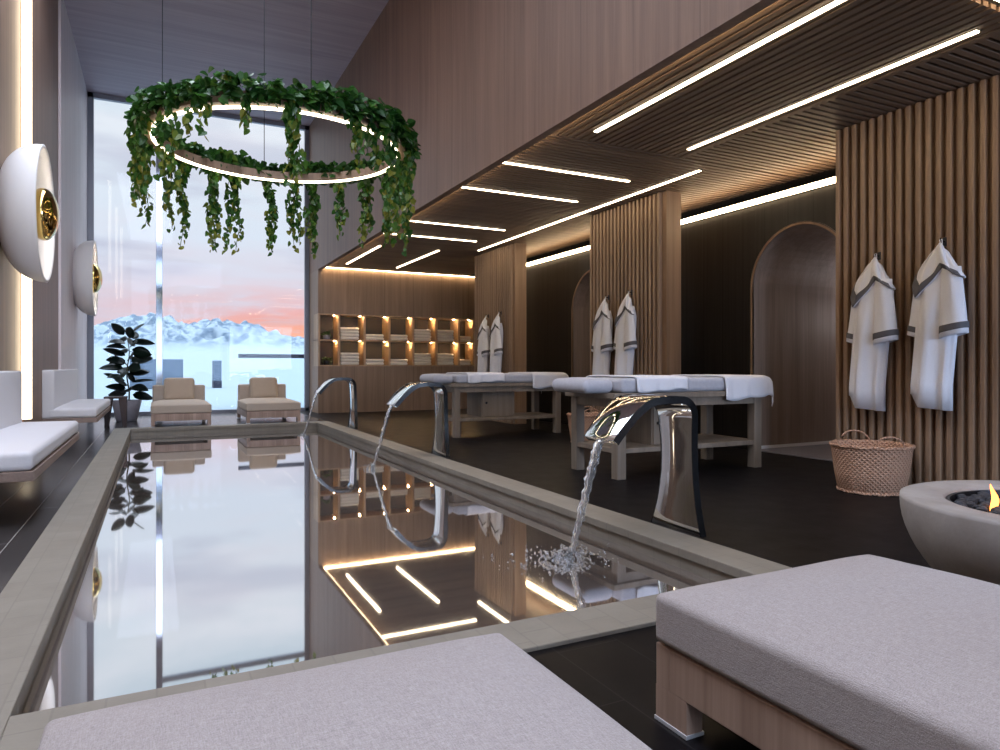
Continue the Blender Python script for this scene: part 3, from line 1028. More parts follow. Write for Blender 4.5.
# trailing vines: (angle, length)
vine_spec = []
for deg in (4, 17, 33, 48, 62, 75, 90, 104, 118, 131, 146, 158, 171, 186, 199, 216, 232, 249, 268, 287, 301, 318, 334, 349):
    a = math.radians(deg + rnd(-3, 3))
    near = math.cos(a - math.radians(262))
    vine_spec.append((a, (rnd(0.82, 1.0) if near < 0.6 else rnd(0.35, 1.0))))
for a, L in vine_spec:
    c, s = math.cos(a), math.sin(a)
    r0 = RR + rnd(0.03, 0.09)
    mb = MB()
    mb.tint = []
    items = []
    for strand in range(2 if random.random() < 0.5 else 3):
        ll = L * rnd(0.55, 1.0)
        tq = rnd(-0.085, 0.085)
        off = Vector((-s * tq, c * tq, 0)) + Vector((c, s, 0)) * rnd(-0.02, 0.04)
        ph = rnd(0, 6)
        path = []
        nn = max(6, int(ll / 0.035))
        for i in range(nn + 1):
            t = i / nn
            p = Vector((r0 * c, r0 * s, 0.08 - ll * t)) + off * min(1, t * 3) + Vector((0.02 * math.sin(9 * t + ph), 0.02 * math.cos(7 * t + ph), 0))
            path.append(tuple(p))
            if i == 0:
                continue
            for _ in range(2 if t < 0.85 else 1):
                sgn = random.choice((-1, 1))
                dd = Vector((rnd(-0.7, 0.7), rnd(-0.7, 0.7), rnd(-1.2, -0.5)))
                pp = p + Vector((rnd(-0.03, 0.03), rnd(-0.03, 0.03), 0))
                items.append((tuple(pp), dd, (rnd(-1, 1), rnd(-1, 1), rnd(0, 0.5)), rnd(0.05, 0.088) * (1.0 - 0.25 * t), min(1, max(0, random.gauss(0.35 + 0.42 * t, 0.22)))))
        n0 = len(mb.v)
        mb.tube(path, 0.003, 4)
        mb.tint += [0.3] * (len(mb.v) - n0)
    leaves(mb, items)
    mb.build('trailing_vine', M['ivy'], ring)

# ------------------------------------------------------------------ lounge chaises
def chaise(label, loc, rz, fab):
    t = thing('chaise_lounge', label, 'chaise lounge', loc, rz, 'low wood framed chaise lounges')
    W, L = 0.412, 1.50
    fz0, fz1 = 0.088, 0.196
    b = MB()
    b.box(-W, W, 0, 0.05, fz0, fz1)
    b.box(-W, W, L - 0.05, L, fz0, fz1)
    b.box(-W, -W + 0.05, 0.05, L - 0.05, fz0, fz1)
    b.box(W - 0.05, W, 0.05, L - 0.05, fz0, fz1)
    b.box(-W + 0.05, W - 0.05, 0.05, L - 0.05, fz1 - 0.03, fz1 - 0.008)
    b.build('frame', M['chaise_wood_x'], t, bevel=0.003)
    for sx in (-1, 1):
        for y0 in (0.0, L - 0.113):
            x0, x1 = (-W, -W + 0.05) if sx < 0 else (W - 0.05, W)
            lg = MB().box(x0, x1, y0, y0 + 0.113, 0.008, fz0 + 0.001).build('leg', M['chaise_wood'], t)
            MB().box(x0 - 0.003, x1 + 0.003, y0 - 0.003, y0 + 0.116, 0.0, 0.009).build('foot_plate', M['steel_foot'], lg)
    b = MB()
    b.rbox(0, L / 2 - 0.07, fz1 + 0.004 + 0.061, W + 0.008, L / 2 - 0.07, 0.061, 0.016, crown=0.046, seg=22, lump=0.003, seed=3, crown_pow=5)
    b.build('seat_cushion', fab, t, smooth=True, weld=True)
    b = MB()
    b.rbox(0, L - 0.095, fz1 + 0.20, W - 0.01, 0.085, 0.20, 0.03, seg=8)
    b.build('backrest', fab, t, smooth=True, weld=True)
    b = MB()
    b.rbox(0, 0, 0, 0.235, 0.195, 0.065, 0.06, crown=0.015, seg=8)
    pl = b.build('pillow', M['linen_pillow'], t, smooth=True, weld=True)
    pl.location = (-0.0, L - 0.30, 0.53)
    pl.rotation_euler = (math.radians(72), 0, 0)
    return t


ch = chaise('beige chaise lounge by the tall window, next to the potted plant', (0.335, 11.40, 0), 0, M['linen_beige'])
dup(ch, (1.68, 11.42, 0), 0, 'beige chaise lounge by the tall window, on the towel shelf side')
ch = chaise('grey chaise lounge in front of the fire bowl, its wood corner leg showing', (1.555, 1.385, 0), PI, M['linen'])
dup(ch, (0.255, 1.34, 0), PI, 'grey chaise lounge whose cushion end covers the pool corner at the bottom')

# ------------------------------------------------------------------ benches on the left
def bench(label, y0, y1):
    t = thing('wall_bench', label, 'bench', (0, y0, 0), 0, 'white cushioned wall benches')
    L = y1 - y0
    xa, xb = XL, -0.615
    MB().box(xa, xb, 0, L, 0.262, 0.318).build('platform', M['bench_wood'], t, bevel=0.004)
    b = MB()
    b.rbox((xa + xb) / 2 + 0.03, L / 2, 0.318 + 0.055, (xb - xa) / 2 - 0.035, L / 2 - 0.005, 0.054, 0.03, crown=0.012, seg=14, lump=0.002, seed=5, crown_pow=4)
    b.build('seat_cushion', M['bench_fabric'], t, smooth=True, weld=True)
    b = MB()
    b.rbox(xa + 0.07, L / 2, 0.318 + 0.275, 0.062, L / 2 - 0.01, 0.275, 0.02, seg=8)
    b.build('back_cushion', M['bench_fabric'], t, smooth=True, weld=True)
    return t


bench('white cushioned wall bench close to the viewer, cut by the picture edge', 4.58, 7.1)
bench('white cushioned wall bench beside the wooden stool and potted plant', 9.12, 11.78)

# stool
t = thing('wooden_stool', 'dark reddish wooden stool with tapered legs between bench and plant pot', 'stool', (-0.56, 11.98, 0))
MB().box(-0.155, 0.155, -0.155, 0.155, 0.42, 0.45).build('seat', M['stool_wood'], t, bevel=0.004)
for sx in (-1, 1):
    for sy in (-1, 1):
        a, c = 0.055, 0.03
        xo, yo = sx * 0.15, sy * 0.15
        top = [(xo, yo, 0.421), (xo - sx * 0.11, yo, 0.421), (xo - sx * 0.11, yo - sy * 0.05, 0.421), (xo, yo - sy * 0.05, 0.421)]
        bot = [(xo * 0.97 - sx * 0.0, yo, 0.0), (xo * 0.97 - sx * 0.05, yo, 0.0), (xo * 0.97 - sx * 0.05, yo - sy * 0.04, 0.0), (xo * 0.97, yo - sy * 0.04, 0.0)]
        MB().hexa(bot, top).build('leg', M['stool_wood'], t, weld=True, bevel=0.003)

# potted rubber plant
t = thing('potted_rubber_plant', 'dark leafy rubber plant in a grey tapered pot beside the window', 'plant', (-0.45, 12.95, 0))
MB().lathe([(0.001, 0.0), (0.145, 0.0), (0.155, 0.01), (0.225, 0.34), (0.222, 0.35), (0.205, 0.345), (0.19, 0.28), (0.001, 0.28)], 40).build('pot', M['pot'], t, smooth=True, weld=True)
MB().lathe([(0.001, 0.285), (0.192, 0.285), (0.192, 0.27)], 32).build('soil', M['soil'], t)
mb = MB()
trunk = [(0.02 + 0.02 * math.sin(k), 0.015 * math.cos(k * 1.3), 0.27 + k * 0.11) for k in range(11)]
mb.tube(trunk, [0.014 - 0.0008 * k for k in range(11)], 8)
mb.build('stem', M['stem'], t, smooth=True)
mb = MB()
mb.tint = []
def bigleaf(mb, p, az_, pitch, L, Wd, tn, droop=0.25, roll=0.0):
    us = np.linspace(0, 1, 9)
    d = Vector((math.cos(az_) * math.cos(pitch), math.sin(az_) * math.cos(pitch), math.sin(pitch)))
    side = Vector((-math.sin(az_), math.cos(az_), 0))
    side.rotate(Matrix.Rotation(roll, 3, d))
    up = side.cross(d) * -1
    pts = []
    for u in us:
        wd = Wd * (math.sin(PI * min(1, u ** 0.75)) ** 0.7) * (0.98 if u > 0 else 0)
        c = Vector(p) + d * (L * u) - Vector((0, 0, droop * L * u * u))
        pts.append([c + side * (-wd), c + side * (-wd * 0.5) - up * (wd * 0.08), c - up * (wd * 0.16), c + side * (wd * 0.5) - up * (wd * 0.08), c + side * wd])
    n0 = len(mb.v)
    mb.loft([[tuple(q) for q in r] for r in pts], closed=False)
    mb.tint += [tn] * (len(mb.v) - n0)
rp = random.Random(4)
for k in range(40):
    z = 0.42 + 0.0262 * k
    az_ = k * 2.4 + rp.uniform(-0.3, 0.3)
    i_ = min(10, int((z - 0.27) / 0.11))
    base_p = (trunk[i_][0], trunk[i_][1], z)
    stemv = Vector(base_p) + Vector((math.cos(az_), math.sin(az_), 0.35)) * 0.05
    bigleaf(mb, stemv, az_, rp.uniform(-0.1, 0.5) + (0.5 if k > 35 else 0), rp.uniform(0.29, 0.37), rp.uniform(0.085, 0.105), rp.uniform(0, 1), rp.uniform(0.1, 0.35), rp.choice((-1, 1)) * rp.uniform(0.3, 1.1))
mb.build('foliage', M['ficus'], t, smooth=True, solid=0.003)

# ------------------------------------------------------------------ faucets
def faucet(y, label, first=None):
    t = thing('pool_faucet', label, 'faucet', (2.585, y, 0.0), 0, 'tall curved chrome pool faucets')
    # centreline in (x, z) with half widths along y
    path = []
    for zz in np.linspace(0.0, 0.62, 14):
        path.append((0.012 * math.sin(zz / 0.62 * PI), zz))
    R_ = 0.105
    for a in np.linspace(0, PI / 2, 10)[1:]:
        path.append((-R_ * (1 - math.cos(a)), 0.62 + R_ * math.sin(a)))
    path.append((-0.20, 0.727))
    path.append((-0.27, 0.722))
    for u in np.linspace(0.12, 1, 10):
        path.append((-0.27 - 0.245 * u ** 0.9, 0.722 - 0.205 * u ** 1.35))
    P = [Vector((p[0], 0, p[1])) for p in path]
    s_ = [0]
    for i in range(1, len(P)):
        s_.append(s_[-1] + (P[i] - P[i - 1]).length)
    tot = s_[-1]

    def hw(s):
        return float(np.interp(s, [0, 0.06, 0.16, 0.30, 0.45, 0.60, 0.72, 0.90, tot], [0.200, 0.178, 0.150, 0.128, 0.124, 0.134, 0.150, 0.150, 0.130]))
    th = 0.020
    rows = []
    for i in range(len(P)):
        a, c = P[max(0, i - 1)], P[min(len(P) - 1, i + 1)]
        d = (c - a).normalized()
        nr = Vector((d.z, 0, -d.x))
        rows.append((P[i], nr, hw(s_[i])))
    def shell(ins, off, y_sc):
        rings = []
        for p, nr, w_ in rows:
            w_ = w_ * y_sc - ins
            rings.append([tuple(p + nr * off + Vector((0, -w_, 0))), tuple(p + nr * off + Vector((0, w_, 0))),
                          tuple(p - nr * off + Vector((0, w_, 0))), tuple(p - nr * off + Vector((0, -w_, 0)))])
        return MB().loft(rings)
    shell(0.0, th, 1.0).build('curved_body', M['chrome'], t, smooth=True, weld=True, bevel=0.003, angle=60)
    for sg in (-1, 1):
        rings = []
        for p, nr, w_ in rows:
            y0, y1 = sg * (w_ - 0.001), sg * (w_ + 0.004)
            rings.append([tuple(p + nr * th * 1.02 + Vector((0, y0, 0))), tuple(p + nr * th * 1.02 + Vector((0, y1, 0))),
                          tuple(p - nr * th * 1.02 + Vector((0, y1, 0))), tuple(p - nr * th * 1.02 + Vector((0, y0, 0)))])
        MB().loft(rings).build('edge_strip', M['black_chrome'], t, weld=True)  # dark mirror image of the room, painted as black strips on chrome
    return t


FY = [2.95, 6.50, 10.0]
fl = ['curved chrome pool faucet nearest the fire bowl, with black edge', 'curved chrome pool faucet in front of the far treatment bed', 'curved chrome pool faucet at the far pool corner by the towel shelves']
fa = faucet(FY[0], fl[0])
for yy, lb in zip(FY[1:], fl[1:]):
    dup(fa, (2.585, yy, 0), 0, lb)


def jet(y, label, wid, seed):
    rr = random.Random(seed)
    t = thing('water_jet', label, 'water', (0, 0, 0), 0, 'water streams falling from the faucets')
    mb = MB()
    x0, z0 = 2.585 - 0.505, 0.525
    n = 46
    rings = []
    for i in range(n + 1):
        u = i / n
        z = z0 - (z0 - ZW + 0.01) * u
        x_ = x0 - 0.205 * math.sqrt(u) * (0.55 + 0.45 * u)
        w_ = wid * (1.0 - 0.45 * u) * (1 + 0.22 * rr.uniform(-1, 1))
        d_ = wid * 0.55 * (1 - 0.35 * u) * (1 + 0.25 * rr.uniform(-1, 1))
        jx, jy = rr.uniform(-1, 1) * wid * 0.12, rr.uniform(-1, 1) * wid * 0.2
        m_ = 14
        rings.append([(x_ + jx + d_ * (1 + 0.2 * rr.uniform(-1, 1)) * math.cos(2 * PI * j / m_), y + jy + w_ * (1 + 0.2 * rr.uniform(-1, 1)) * math.sin(2 * PI * j / m_), z) for j in range(m_)])
    mb.loft(rings)
    mb.build('stream', M['jet'], t, smooth=True)
    return t


jl = ['thick sparkling water stream falling from the faucet nearest the fire bowl', 'thin white water stream from the middle faucet', 'thin white water stream from the far corner faucet']
for yy, lb, wd_, sd in zip(FY, jl, (0.034, 0.030, 0.030), (1, 2, 3)):
    jet(yy, lb, wd_, sd)


def splash(y, n, spread, label, seed):
    rr = random.Random(seed)
    mb = MB()
    ph = (1 + 5 ** 0.5) / 2
    ico = np.array([(-1, ph, 0), (1, ph, 0), (-1, -ph, 0), (1, -ph, 0), (0, -1, ph), (0, 1, ph), (0, -1, -ph), (0, 1, -ph), (ph, 0, -1), (ph, 0, 1), (-ph, 0, -1), (-ph, 0, 1)]) / 1.9
    icf = [(0, 11, 5), (0, 5, 1), (0, 1, 7), (0, 7, 10), (0, 10, 11), (1, 5, 9), (5, 11, 4), (11, 10, 2), (10, 7, 6), (7, 1, 8), (3, 9, 4), (3, 4, 2), (3, 2, 6), (3, 6, 8), (3, 8, 9), (4, 9, 5), (2, 4, 11), (6, 2, 10), (8, 6, 7), (9, 8, 1)]
    for i in range(n):
        a = rr.uniform(0, 2 * PI)
        q = abs(rr.gauss(0, 0.5))
        r = spread * min(1.6, q)
        s = rr.uniform(0.003, 0.008) * (1.2 - 0.4 * min(1, q))
        mb.add(ico * s * np.array([1, 1, rr.uniform(0.6, 1.5)]) + np.array([1.872 - 0.03 * q + r * 0.95 * math.cos(a) , y + 0.05 * q + r * 0.8 * math.sin(a), ZW + s * 0.4 + rr.uniform(0, 0.045) * max(0, 1 - q * 0.6)]), icf)
    o = mb.build('water_splash', M['jet'], smooth=True)
    return tag(o, label, 'splash', 'splashes on the pool', 'stuff')


splash(FY[0], 360, 0.30, 'sparkling splash droplets where the near stream hits the pool', 1)
splash(FY[1], 60, 0.11, 'small splash ring under the middle water stream', 2)
splash(FY[2], 40, 0.10, 'small splash ring under the far water stream', 3)

# ------------------------------------------------------------------ treatment beds
def bed(label, loc):
    t = thing('treatment_bed', label, 'massage bed', loc, 0, 'wooden treatment beds')
    x0, x1, y0, y1 = 0.0, 1.585, 0.0, 0.68       # leg footprint
    for lx in (x0, x1 - 0.085):
        for ly in (y0, y1 - 0.085):
            MB().box(lx, lx + 0.085, ly, ly + 0.085, 0, 0.645).build('leg', M['bed_wood'], t, bevel=0.004)
    b = MB()
    b.box(x0 + 0.005, x1 - 0.005, y0 + 0.01, y0 + 0.04, 0.575, 0.645)
    b.box(x0 + 0.005, x1 - 0.005, y1 - 0.04, y1 - 0.01, 0.575, 0.645)
    b.box(x0 + 0.01, x0 + 0.04, y0 + 0.04, y1 - 0.04, 0.575, 0.645)
    b.box(x1 - 0.04, x1 - 0.01, y0 + 0.04, y1 - 0.04, 0.575, 0.645)
    b.build('apron', M['bed_wood'], t)
    MB().box(x0 - 0.05, x1 + 0.05, y0 - 0.025, y1 + 0.025, 0.645, 0.69).build('top', M['bed_wood'], t, bevel=0.004)
    b = MB()
    b.box(x0 + 0.01, x1 - 0.01, y0 + 0.015, y1 - 0.015, 0.205, 0.245)
    b.build('lower_shelf', M['bed_wood'], t, bevel=0.003)
    b = MB()
    b.box(0.44, 0.92, 0.12, 0.60, 0.245, 0.60)
    cb = b.build('cabinet', M['bed_wood'], t, bevel=0.003)
    MB().box(0.447, 0.913, 0.102, 0.121, 0.25, 0.595).build('door', M['bed_wood'], cb, bevel=0.002)
    k_ = MB()
    k_.tube([(0.49, 0.103, 0.43), (0.49, 0.075, 0.43)], [0.012, 0.016], 12)
    k_.build('knob', M['dark_metal'], cb)
    b = MB()
    b.rbox(0.86, 0.34, 0.69 + 0.06, 0.82, 0.345, 0.059, 0.035, crown=0.006, seg=14)
    b.build('mattress', M['mattress'], t, smooth=True, weld=True)
    b = MB()
    b.rbox(-0.115, 0.34, 0.69 + 0.056, 0.145, 0.27, 0.057, 0.055, crown=0.012, seg=8)
    b.build('head_cushion', M['mattress'], t, smooth=True, weld=True)
    return t


def bed_towels(x, y, what, which):
    rr = random.Random(int(y * 10))
    top = 0.69 + 0.119 + 0.014
    ye0, ye1 = y - 0.010, y + 0.690       # outer faces of the mattress

    def sheet(name, label, xs, n_front, n_back, end=None):
        """cloth over the mattress: across v (front hang - top - back hang)"""
        def prof(v, u):
            # v in metres along the cloth, 0 at the front edge of the mattress top
            wv = 0.006 * math.sin(22 * u + 1.3) + 0.004 * math.sin(41 * u)
            if v < 0:
                return (ye0 - 0.014 - 0.012 * (1 - math.exp(v * 16)) - wv * min(1, -v * 9), top + v - 0.012)
            if v > 0.70:
                return (ye1 + 0.014 + wv * 0.6, top - (v - 0.70) - 0.012)
            e = min(v, 0.70 - v)
            return (ye0 - 0.012 + v * (0.724 / 0.70), top - 0.016 * math.exp(-e * 40) + 0.0015 * math.sin(30 * u) * math.sin(17 * v))
        us = np.linspace(0, 1, 30)
        vsx = list(np.linspace(-1, 0, 8)) + list(np.linspace(0, 0.70, 24))[1:] + list(np.linspace(0.7, 0.7 + n_back, 4))[1:]
        def fn(u, v):
            xx = xs[0] + (xs[1] - xs[0]) * u
            hang = n_front * (1 + 0.10 * math.sin(5 * u + 0.7) + 0.05 * math.sin(13 * u))
            v2 = v * hang if v < 0 else v
            yy, zz = prof(v2, u)
            if end is not None and xx > end:
                over = xx - end
                r = 0.05
                if over < r * PI / 2:
                    xx2 = end + r * math.sin(over / r)
                    dz_ = r * (1 - math.cos(over / r))
                else:
                    xx2 = end + r + 0.004 * math.sin(20 * v)
                    dz_ = r + (over - r * PI / 2)
                    xx2 += 0.0
                zz = zz - dz_ if v2 >= 0 else zz - dz_ * 0.55
                xx = xx2
            return (xx, yy, zz)
        o = MB().grid(fn, us, vsx).build(name, M['towel'], smooth=True, solid=0.010)
        tag(o, label, 'towel', 'white towels on the treatment beds')
        return o
    sheet('towel', 'white towel laid across the middle of ' + what, (x + 0.17, x + 0.70), 0.105, 0.06)
    sheet('towel', 'white towel draped over the foot end of ' + what, (x + 1.12, x + 1.83), 0.18, 0.14, end=x + 1.635)


bd = bed('wooden treatment bed nearest the pool faucet by the fire bowl', (3.27, 4.43, 0))
dup(bd, (3.37, 8.0, 0), 0, 'wooden treatment bed farther back, its cabinet door and knob visible')
bed_towels(3.27, 4.43, 'the nearer treatment bed', 0)
bed_towels(3.37, 8.0, 'the farther treatment bed', 1)

# ------------------------------------------------------------------ robes
def make_robe(label, loc):
    t = thing('bathrobe', label, 'bathrobe', loc, 0, 'white hooded bathrobes on hooks')

    def P(s, out, z):
        return (-out, -s, z)
    # body
    n = 40
    zs = np.linspace(-0.16, -1.0, 22)
    rings = []
    for i, z in enumerate(list(zs) + [None]):
        ring_ = []
        for j in range(n):
            a = 2 * PI * j / n
            if z is None:
                f = 1.0
            else:
                f = (-(z) - 0.16) / 0.84
            cs = float(np.interp(f, [0, 0.3, 1.0], [0.035, 0.015, -0.04]))
            w_ = float(np.interp(f, [0, 0.12, 0.35, 0.6, 1.0], [0.08, 0.130, 0.135, 0.130, 0.132]))
            dp = float(np.interp(f, [0, 0.2, 0.6, 1.0], [0.045, 0.062, 0.055, 0.05]))
            fold = 1 + (0.10 + 0.20 * f) * (math.sin(7 * a + 2.0 * f) + 0.5 * math.sin(13 * a - 3.0 * f)) * (0.5 + 0.5 * math.sin(a))
            s = cs + w_ * math.copysign(abs(math.cos(a)) ** 0.8, math.cos(a))
            o_ = 0.068 + dp * math.copysign(abs(math.sin(a)) ** 0.8, math.sin(a)) * fold
            # closing edge: one front panel lies over the other
            if 0 < a < PI:
                o_ += 0.030 / (1 + math.exp((s - (cs + 0.035)) * 120)) * min(1, f * 2.5)
            zz = z if z is not None else (-1.07 if s < cs - 0.085 else -1.17 - 0.012 * math.sin(9 * s))
            ring_.append(P(s, o_, zz))
        rings.append(ring_)
    MB().loft(rings, True, True, True).build('body', M['robe'], t, smooth=True, weld=True)

    # sleeves
    for (s0, s1, z0, z1, w0, w1, oo) in ((-0.100, -0.150, -0.24, -0.655, 0.045, 0.060, 0.075), (0.112, 0.122, -0.19, -0.662, 0.062, 0.088, 0.105)):
        m_ = 22
        rings, cuff = [], []
        for i, u in enumerate(np.linspace(0, 1, 16)):
            cs, cz = s0 + (s1 - s0) * u, z0 + (z1 - z0) * u
            w_, d_ = w0 + (w1 - w0) * u, 0.042 + 0.012 * u
            if u > 0.86:
                w_ *= 1.06
                d_ *= 1.1
            r_, c2 = [], []
            for j in range(m_):
                a = 2 * PI * j / m_
                fd = 1 + 0.09 * math.sin(5 * a + 4 * u) * (1 - 0.5 * u)
                r_.append(P(cs + w_ * math.cos(a) * fd, oo + d_ * math.sin(a) * fd, cz + 0.02 * math.cos(a) * (1 if s0 > 0 else -1) * u))
                c2.append((cs, w_, d_, a, fd, oo, u))
            rings.append(r_)
        # inner return of the cuff opening
        last = rings[-1]
        ctr = np.mean(np.array(last), axis=0)
        inner = [tuple(ctr + (np.array(p) - ctr) * 0.82) for p in last]
        up = [(p[0], p[1], p[2] + 0.06) for p in inner]
        rings += [inner, up]
        MB().loft(rings, True, True, True).build('sleeve', M['robe'], t, smooth=True, weld=True)
        rings = []
        for u in (0.83, 0.845, 0.91, 0.925):
            cs, cz = s0 + (s1 - s0) * u, z0 + (z1 - z0) * u
            w_, d_ = (w0 + (w1 - w0) * u) * 1.085, (0.042 + 0.012 * u) * 1.14
            rings.append([P(cs + w_ * math.cos(2 * PI * j / m_) * (1 + 0.09 * math.sin(5 * 2 * PI * j / m_ + 4 * u) * (1 - 0.5 * u)),
                            oo + d_ * math.sin(2 * PI * j / m_) * (1 + 0.09 * math.sin(5 * 2 * PI * j / m_ + 4 * u) * (1 - 0.5 * u)),
                            cz + 0.02 * math.cos(2 * PI * j / m_) * (1 if s0 > 0 else -1) * u) for j in range(m_)])
        MB().loft(rings, True, False, False).build('cuff_trim', M['trim_grey'], t, smooth=True, solid=0.004)

    # hood draped from the hook: fan of cloth with a grey hem
    hem = [(-0.120, -0.16, 0.045), (-0.158, -0.235, 0.075), (-0.158, -0.31, 0.110), (-0.118, -0.385, 0.140), (-0.06, -0.335, 0.145), (0.01, -0.265, 0.140),
           (0.062, -0.19, 0.118), (0.11, -0.212, 0.150), (0.150, -0.238, 0.150), (0.185, -0.262, 0.135), (0.202, -0.272, 0.105)]
    apex = [(-0.012, -0.005, 0.03), (-0.010, -0.004, 0.035), (-0.006, -0.003, 0.04), (-0.004, -0.002, 0.045), (0.0, -0.002, 0.048), (0.004, -0.002, 0.048),
            (0.008, -0.004, 0.045), (0.024, -0.040, 0.055), (0.036, -0.052, 0.055), (0.046, -0.064, 0.05), (0.054, -0.076, 0.045)]
    def spl(A, q):
        A = np.array(A)
        x_ = np.linspace(0, len(A) - 1, len(A))
        return np.array([np.interp(q, x_, A[:, k]) for k in range(3)])
    qs = np.linspace(0, len(hem) - 1, 41)
    def hood(u0, u1, push, nu):
        def fn(q, u):
            a, h = spl(apex, q), spl(hem, q)
            p = a + (h - a) * u
            tp = min(1.0, q / 1.5, (10 - q) / 2.5)
            p[2] += 0.035 * math.sin(PI * u) * (0.6 + 0.4 * math.sin(2.2 * q)) * (0.4 + 0.6 * tp) + push
            p[0] += 0.010 * math.sin(PI * u) * math.sin(3 * q) * tp
            return P(p[0], p[2], p[1])
        return MB().grid(fn, qs, list(np.linspace(u0, u1, nu)))
    hood(0, 1, 0, 12).build('hood', M['robe'], t, smooth=True, solid=0.012)
    hood(0.80, 0.985, 0.010, 5).build('hood_trim', M['trim_grey'], t, smooth=True, solid=0.007)
    # hanging loop
    MB().tube([P(-0.006, 0.035, -0.006), P(-0.008, 0.04, 0.022), P(0.0, 0.042, 0.032), P(0.008, 0.04, 0.022), P(0.008, 0.038, -0.006)], 0.0035, 6).build('hanging_loop', M['robe'], t)
    return t


def hook(y, z, label):
    t = thing('wall_hook', label, 'hook', (XP - 0.012, y, z), 0, 'black robe hooks')
    MB().box(-0.006, 0.003, -0.012, 0.012, -0.03, 0.03).build('plate', M['dark_metal'], t, bevel=0.002)
    MB().tube([(-0.004, 0, 0.0), (-0.03, 0, 0.0), (-0.042, 0, 0.006), (-0.048, 0, 0.024)], 0.006, 8).build('peg', M['black_chrome'], t, smooth=True)
    return t


robes = [(3.40, 1.745, 'white hooded bathrobe on the near partition, beside the arched passage'),
         (2.91, 1.775, 'white hooded bathrobe on the near partition, hanging above the fire bowl'),
         (6.94, 1.745, 'white bathrobe on the middle partition, farther from its plain corner edge'),
         (6.48, 1.765, 'white bathrobe on the middle partition, closer to its plain corner edge'),
         (10.36, 1.745, 'white bathrobe on the far partition, closer to the towel shelves'),
         (9.88, 1.765, 'white bathrobe on the far partition, farther from the towel shelves')]
hl = ['black wall hook holding the ' + r[2].replace('white hooded bathrobe', 'robe').replace('white bathrobe', 'robe') for r in robes]
r0 = None
for (yy, zz, lb), hb in zip(robes, hl):
    if r0 is None:
        r0 = make_robe(lb, (XP - 0.018, yy, zz))
    else:
        dup(r0, (XP - 0.018, yy, zz), 0, lb)
    hook(yy, zz + 0.012, hb)

# ------------------------------------------------------------------ wicker baskets
def basket(label, loc):
    t = thing('wicker_basket', label, 'basket', loc, 0, 'round wicker laundry baskets')
    prof = [(0.001, 0.0), (0.225, 0.0), (0.235, 0.006), (0.262, 0.15), (0.285, 0.33), (0.290, 0.345), (0.280, 0.352), (0.272, 0.34), (0.25, 0.15), (0.222, 0.02), (0.001, 0.02)]
    MB().lathe(prof, 56).build('body', M['wicker'], t, smooth=True, weld=True)
    for z, r in ((0.343, 0.288), (0.012, 0.236)):
        pts = [(r * math.cos(2 * PI * k / 48), r * math.sin(2 * PI * k / 48), z + 0.003 * math.sin(k * PI / 2)) for k in range(49)]
        MB().tube(pts, 0.011, 8, cap=False).build('rim_band', M['wicker'], t, smooth=True)
    for sg in (-1, 1):
        pts = []
        for k in range(13):
            a = PI * k / 12
            ang = sg * PI / 2 + 0.42 * math.cos(a)
            pts.append((0.283 * math.cos(ang) * 1.0, 0.283 * math.sin(ang), 0.34 + 0.085 * math.sin(a)))
        MB().tube(pts, 0.0065, 8).build('handle', M['wicker'], t, smooth=True)
    return t


bk = basket('round wicker laundry basket with two handles below the large robes', (4.63, 3.22, 0))
bk.rotation_euler = (0, 0, -0.5)
bk.scale = (0.93, 0.93, 0.98)
dup(bk, (4.60, 6.78, 0), -0.5, 'wicker laundry basket glimpsed between the nearer treatment bed legs')

# ------------------------------------------------------------------ fire bowl
FB = (2.84, 1.22)
t = thing('fire_bowl', 'round concrete fire bowl with gas flames beside the grey chaise', 'fire bowl', (FB[0], FB[1], 0))
prof = [(0.001, 0.0), (0.23, 0.0), (0.26, 0.02)]
for i in range(1, 13):
    u = i / 12
    prof.append((0.26 + 0.265 * math.sin(u * PI / 2) ** 0.9, 0.02 + 0.39 * u ** 1.15))
prof += [(0.524, 0.42), (0.512, 0.424), (0.385, 0.418), (0.378, 0.412), (0.37, 0.36), (0.001, 0.36)]
MB().lathe(prof, 72).build('bowl', M['concrete'], t, smooth=True, weld=True, bevel=0.0)
MB().lathe([(0.374, 0.365), (0.374, 0.408), (0.362, 0.408), (0.358, 0.372), (0.001, 0.37)], 56).build('burner_tray', M['tray'], t, smooth=False)
mb = MB()
rr = random.Random(2)
for i in range(330):
    a, r = rr.uniform(0, 2 * PI), 0.35 * math.sqrt(rr.random())
    s = rr.uniform(0.012, 0.024)
    nn = 6
    rings = []
    for k in range(4):
        ph_ = -PI / 2 + PI * (k + 0.5) / 4
        rings.append([(r * math.cos(a) + s * math.cos(ph_) * math.cos(2 * PI * j / nn) * rr.uniform(0.8, 1.2), r * math.sin(a) + s * math.cos(ph_) * math.sin(2 * PI * j / nn) * rr.uniform(0.8, 1.2), 0.378 + s * 0.7 + s * 0.7 * math.sin(ph_)) for j in range(nn)])
    mb.loft(rings)
o = mb.build('lava_rock', M['coal'], t)
o['kind'] = 'stuff'
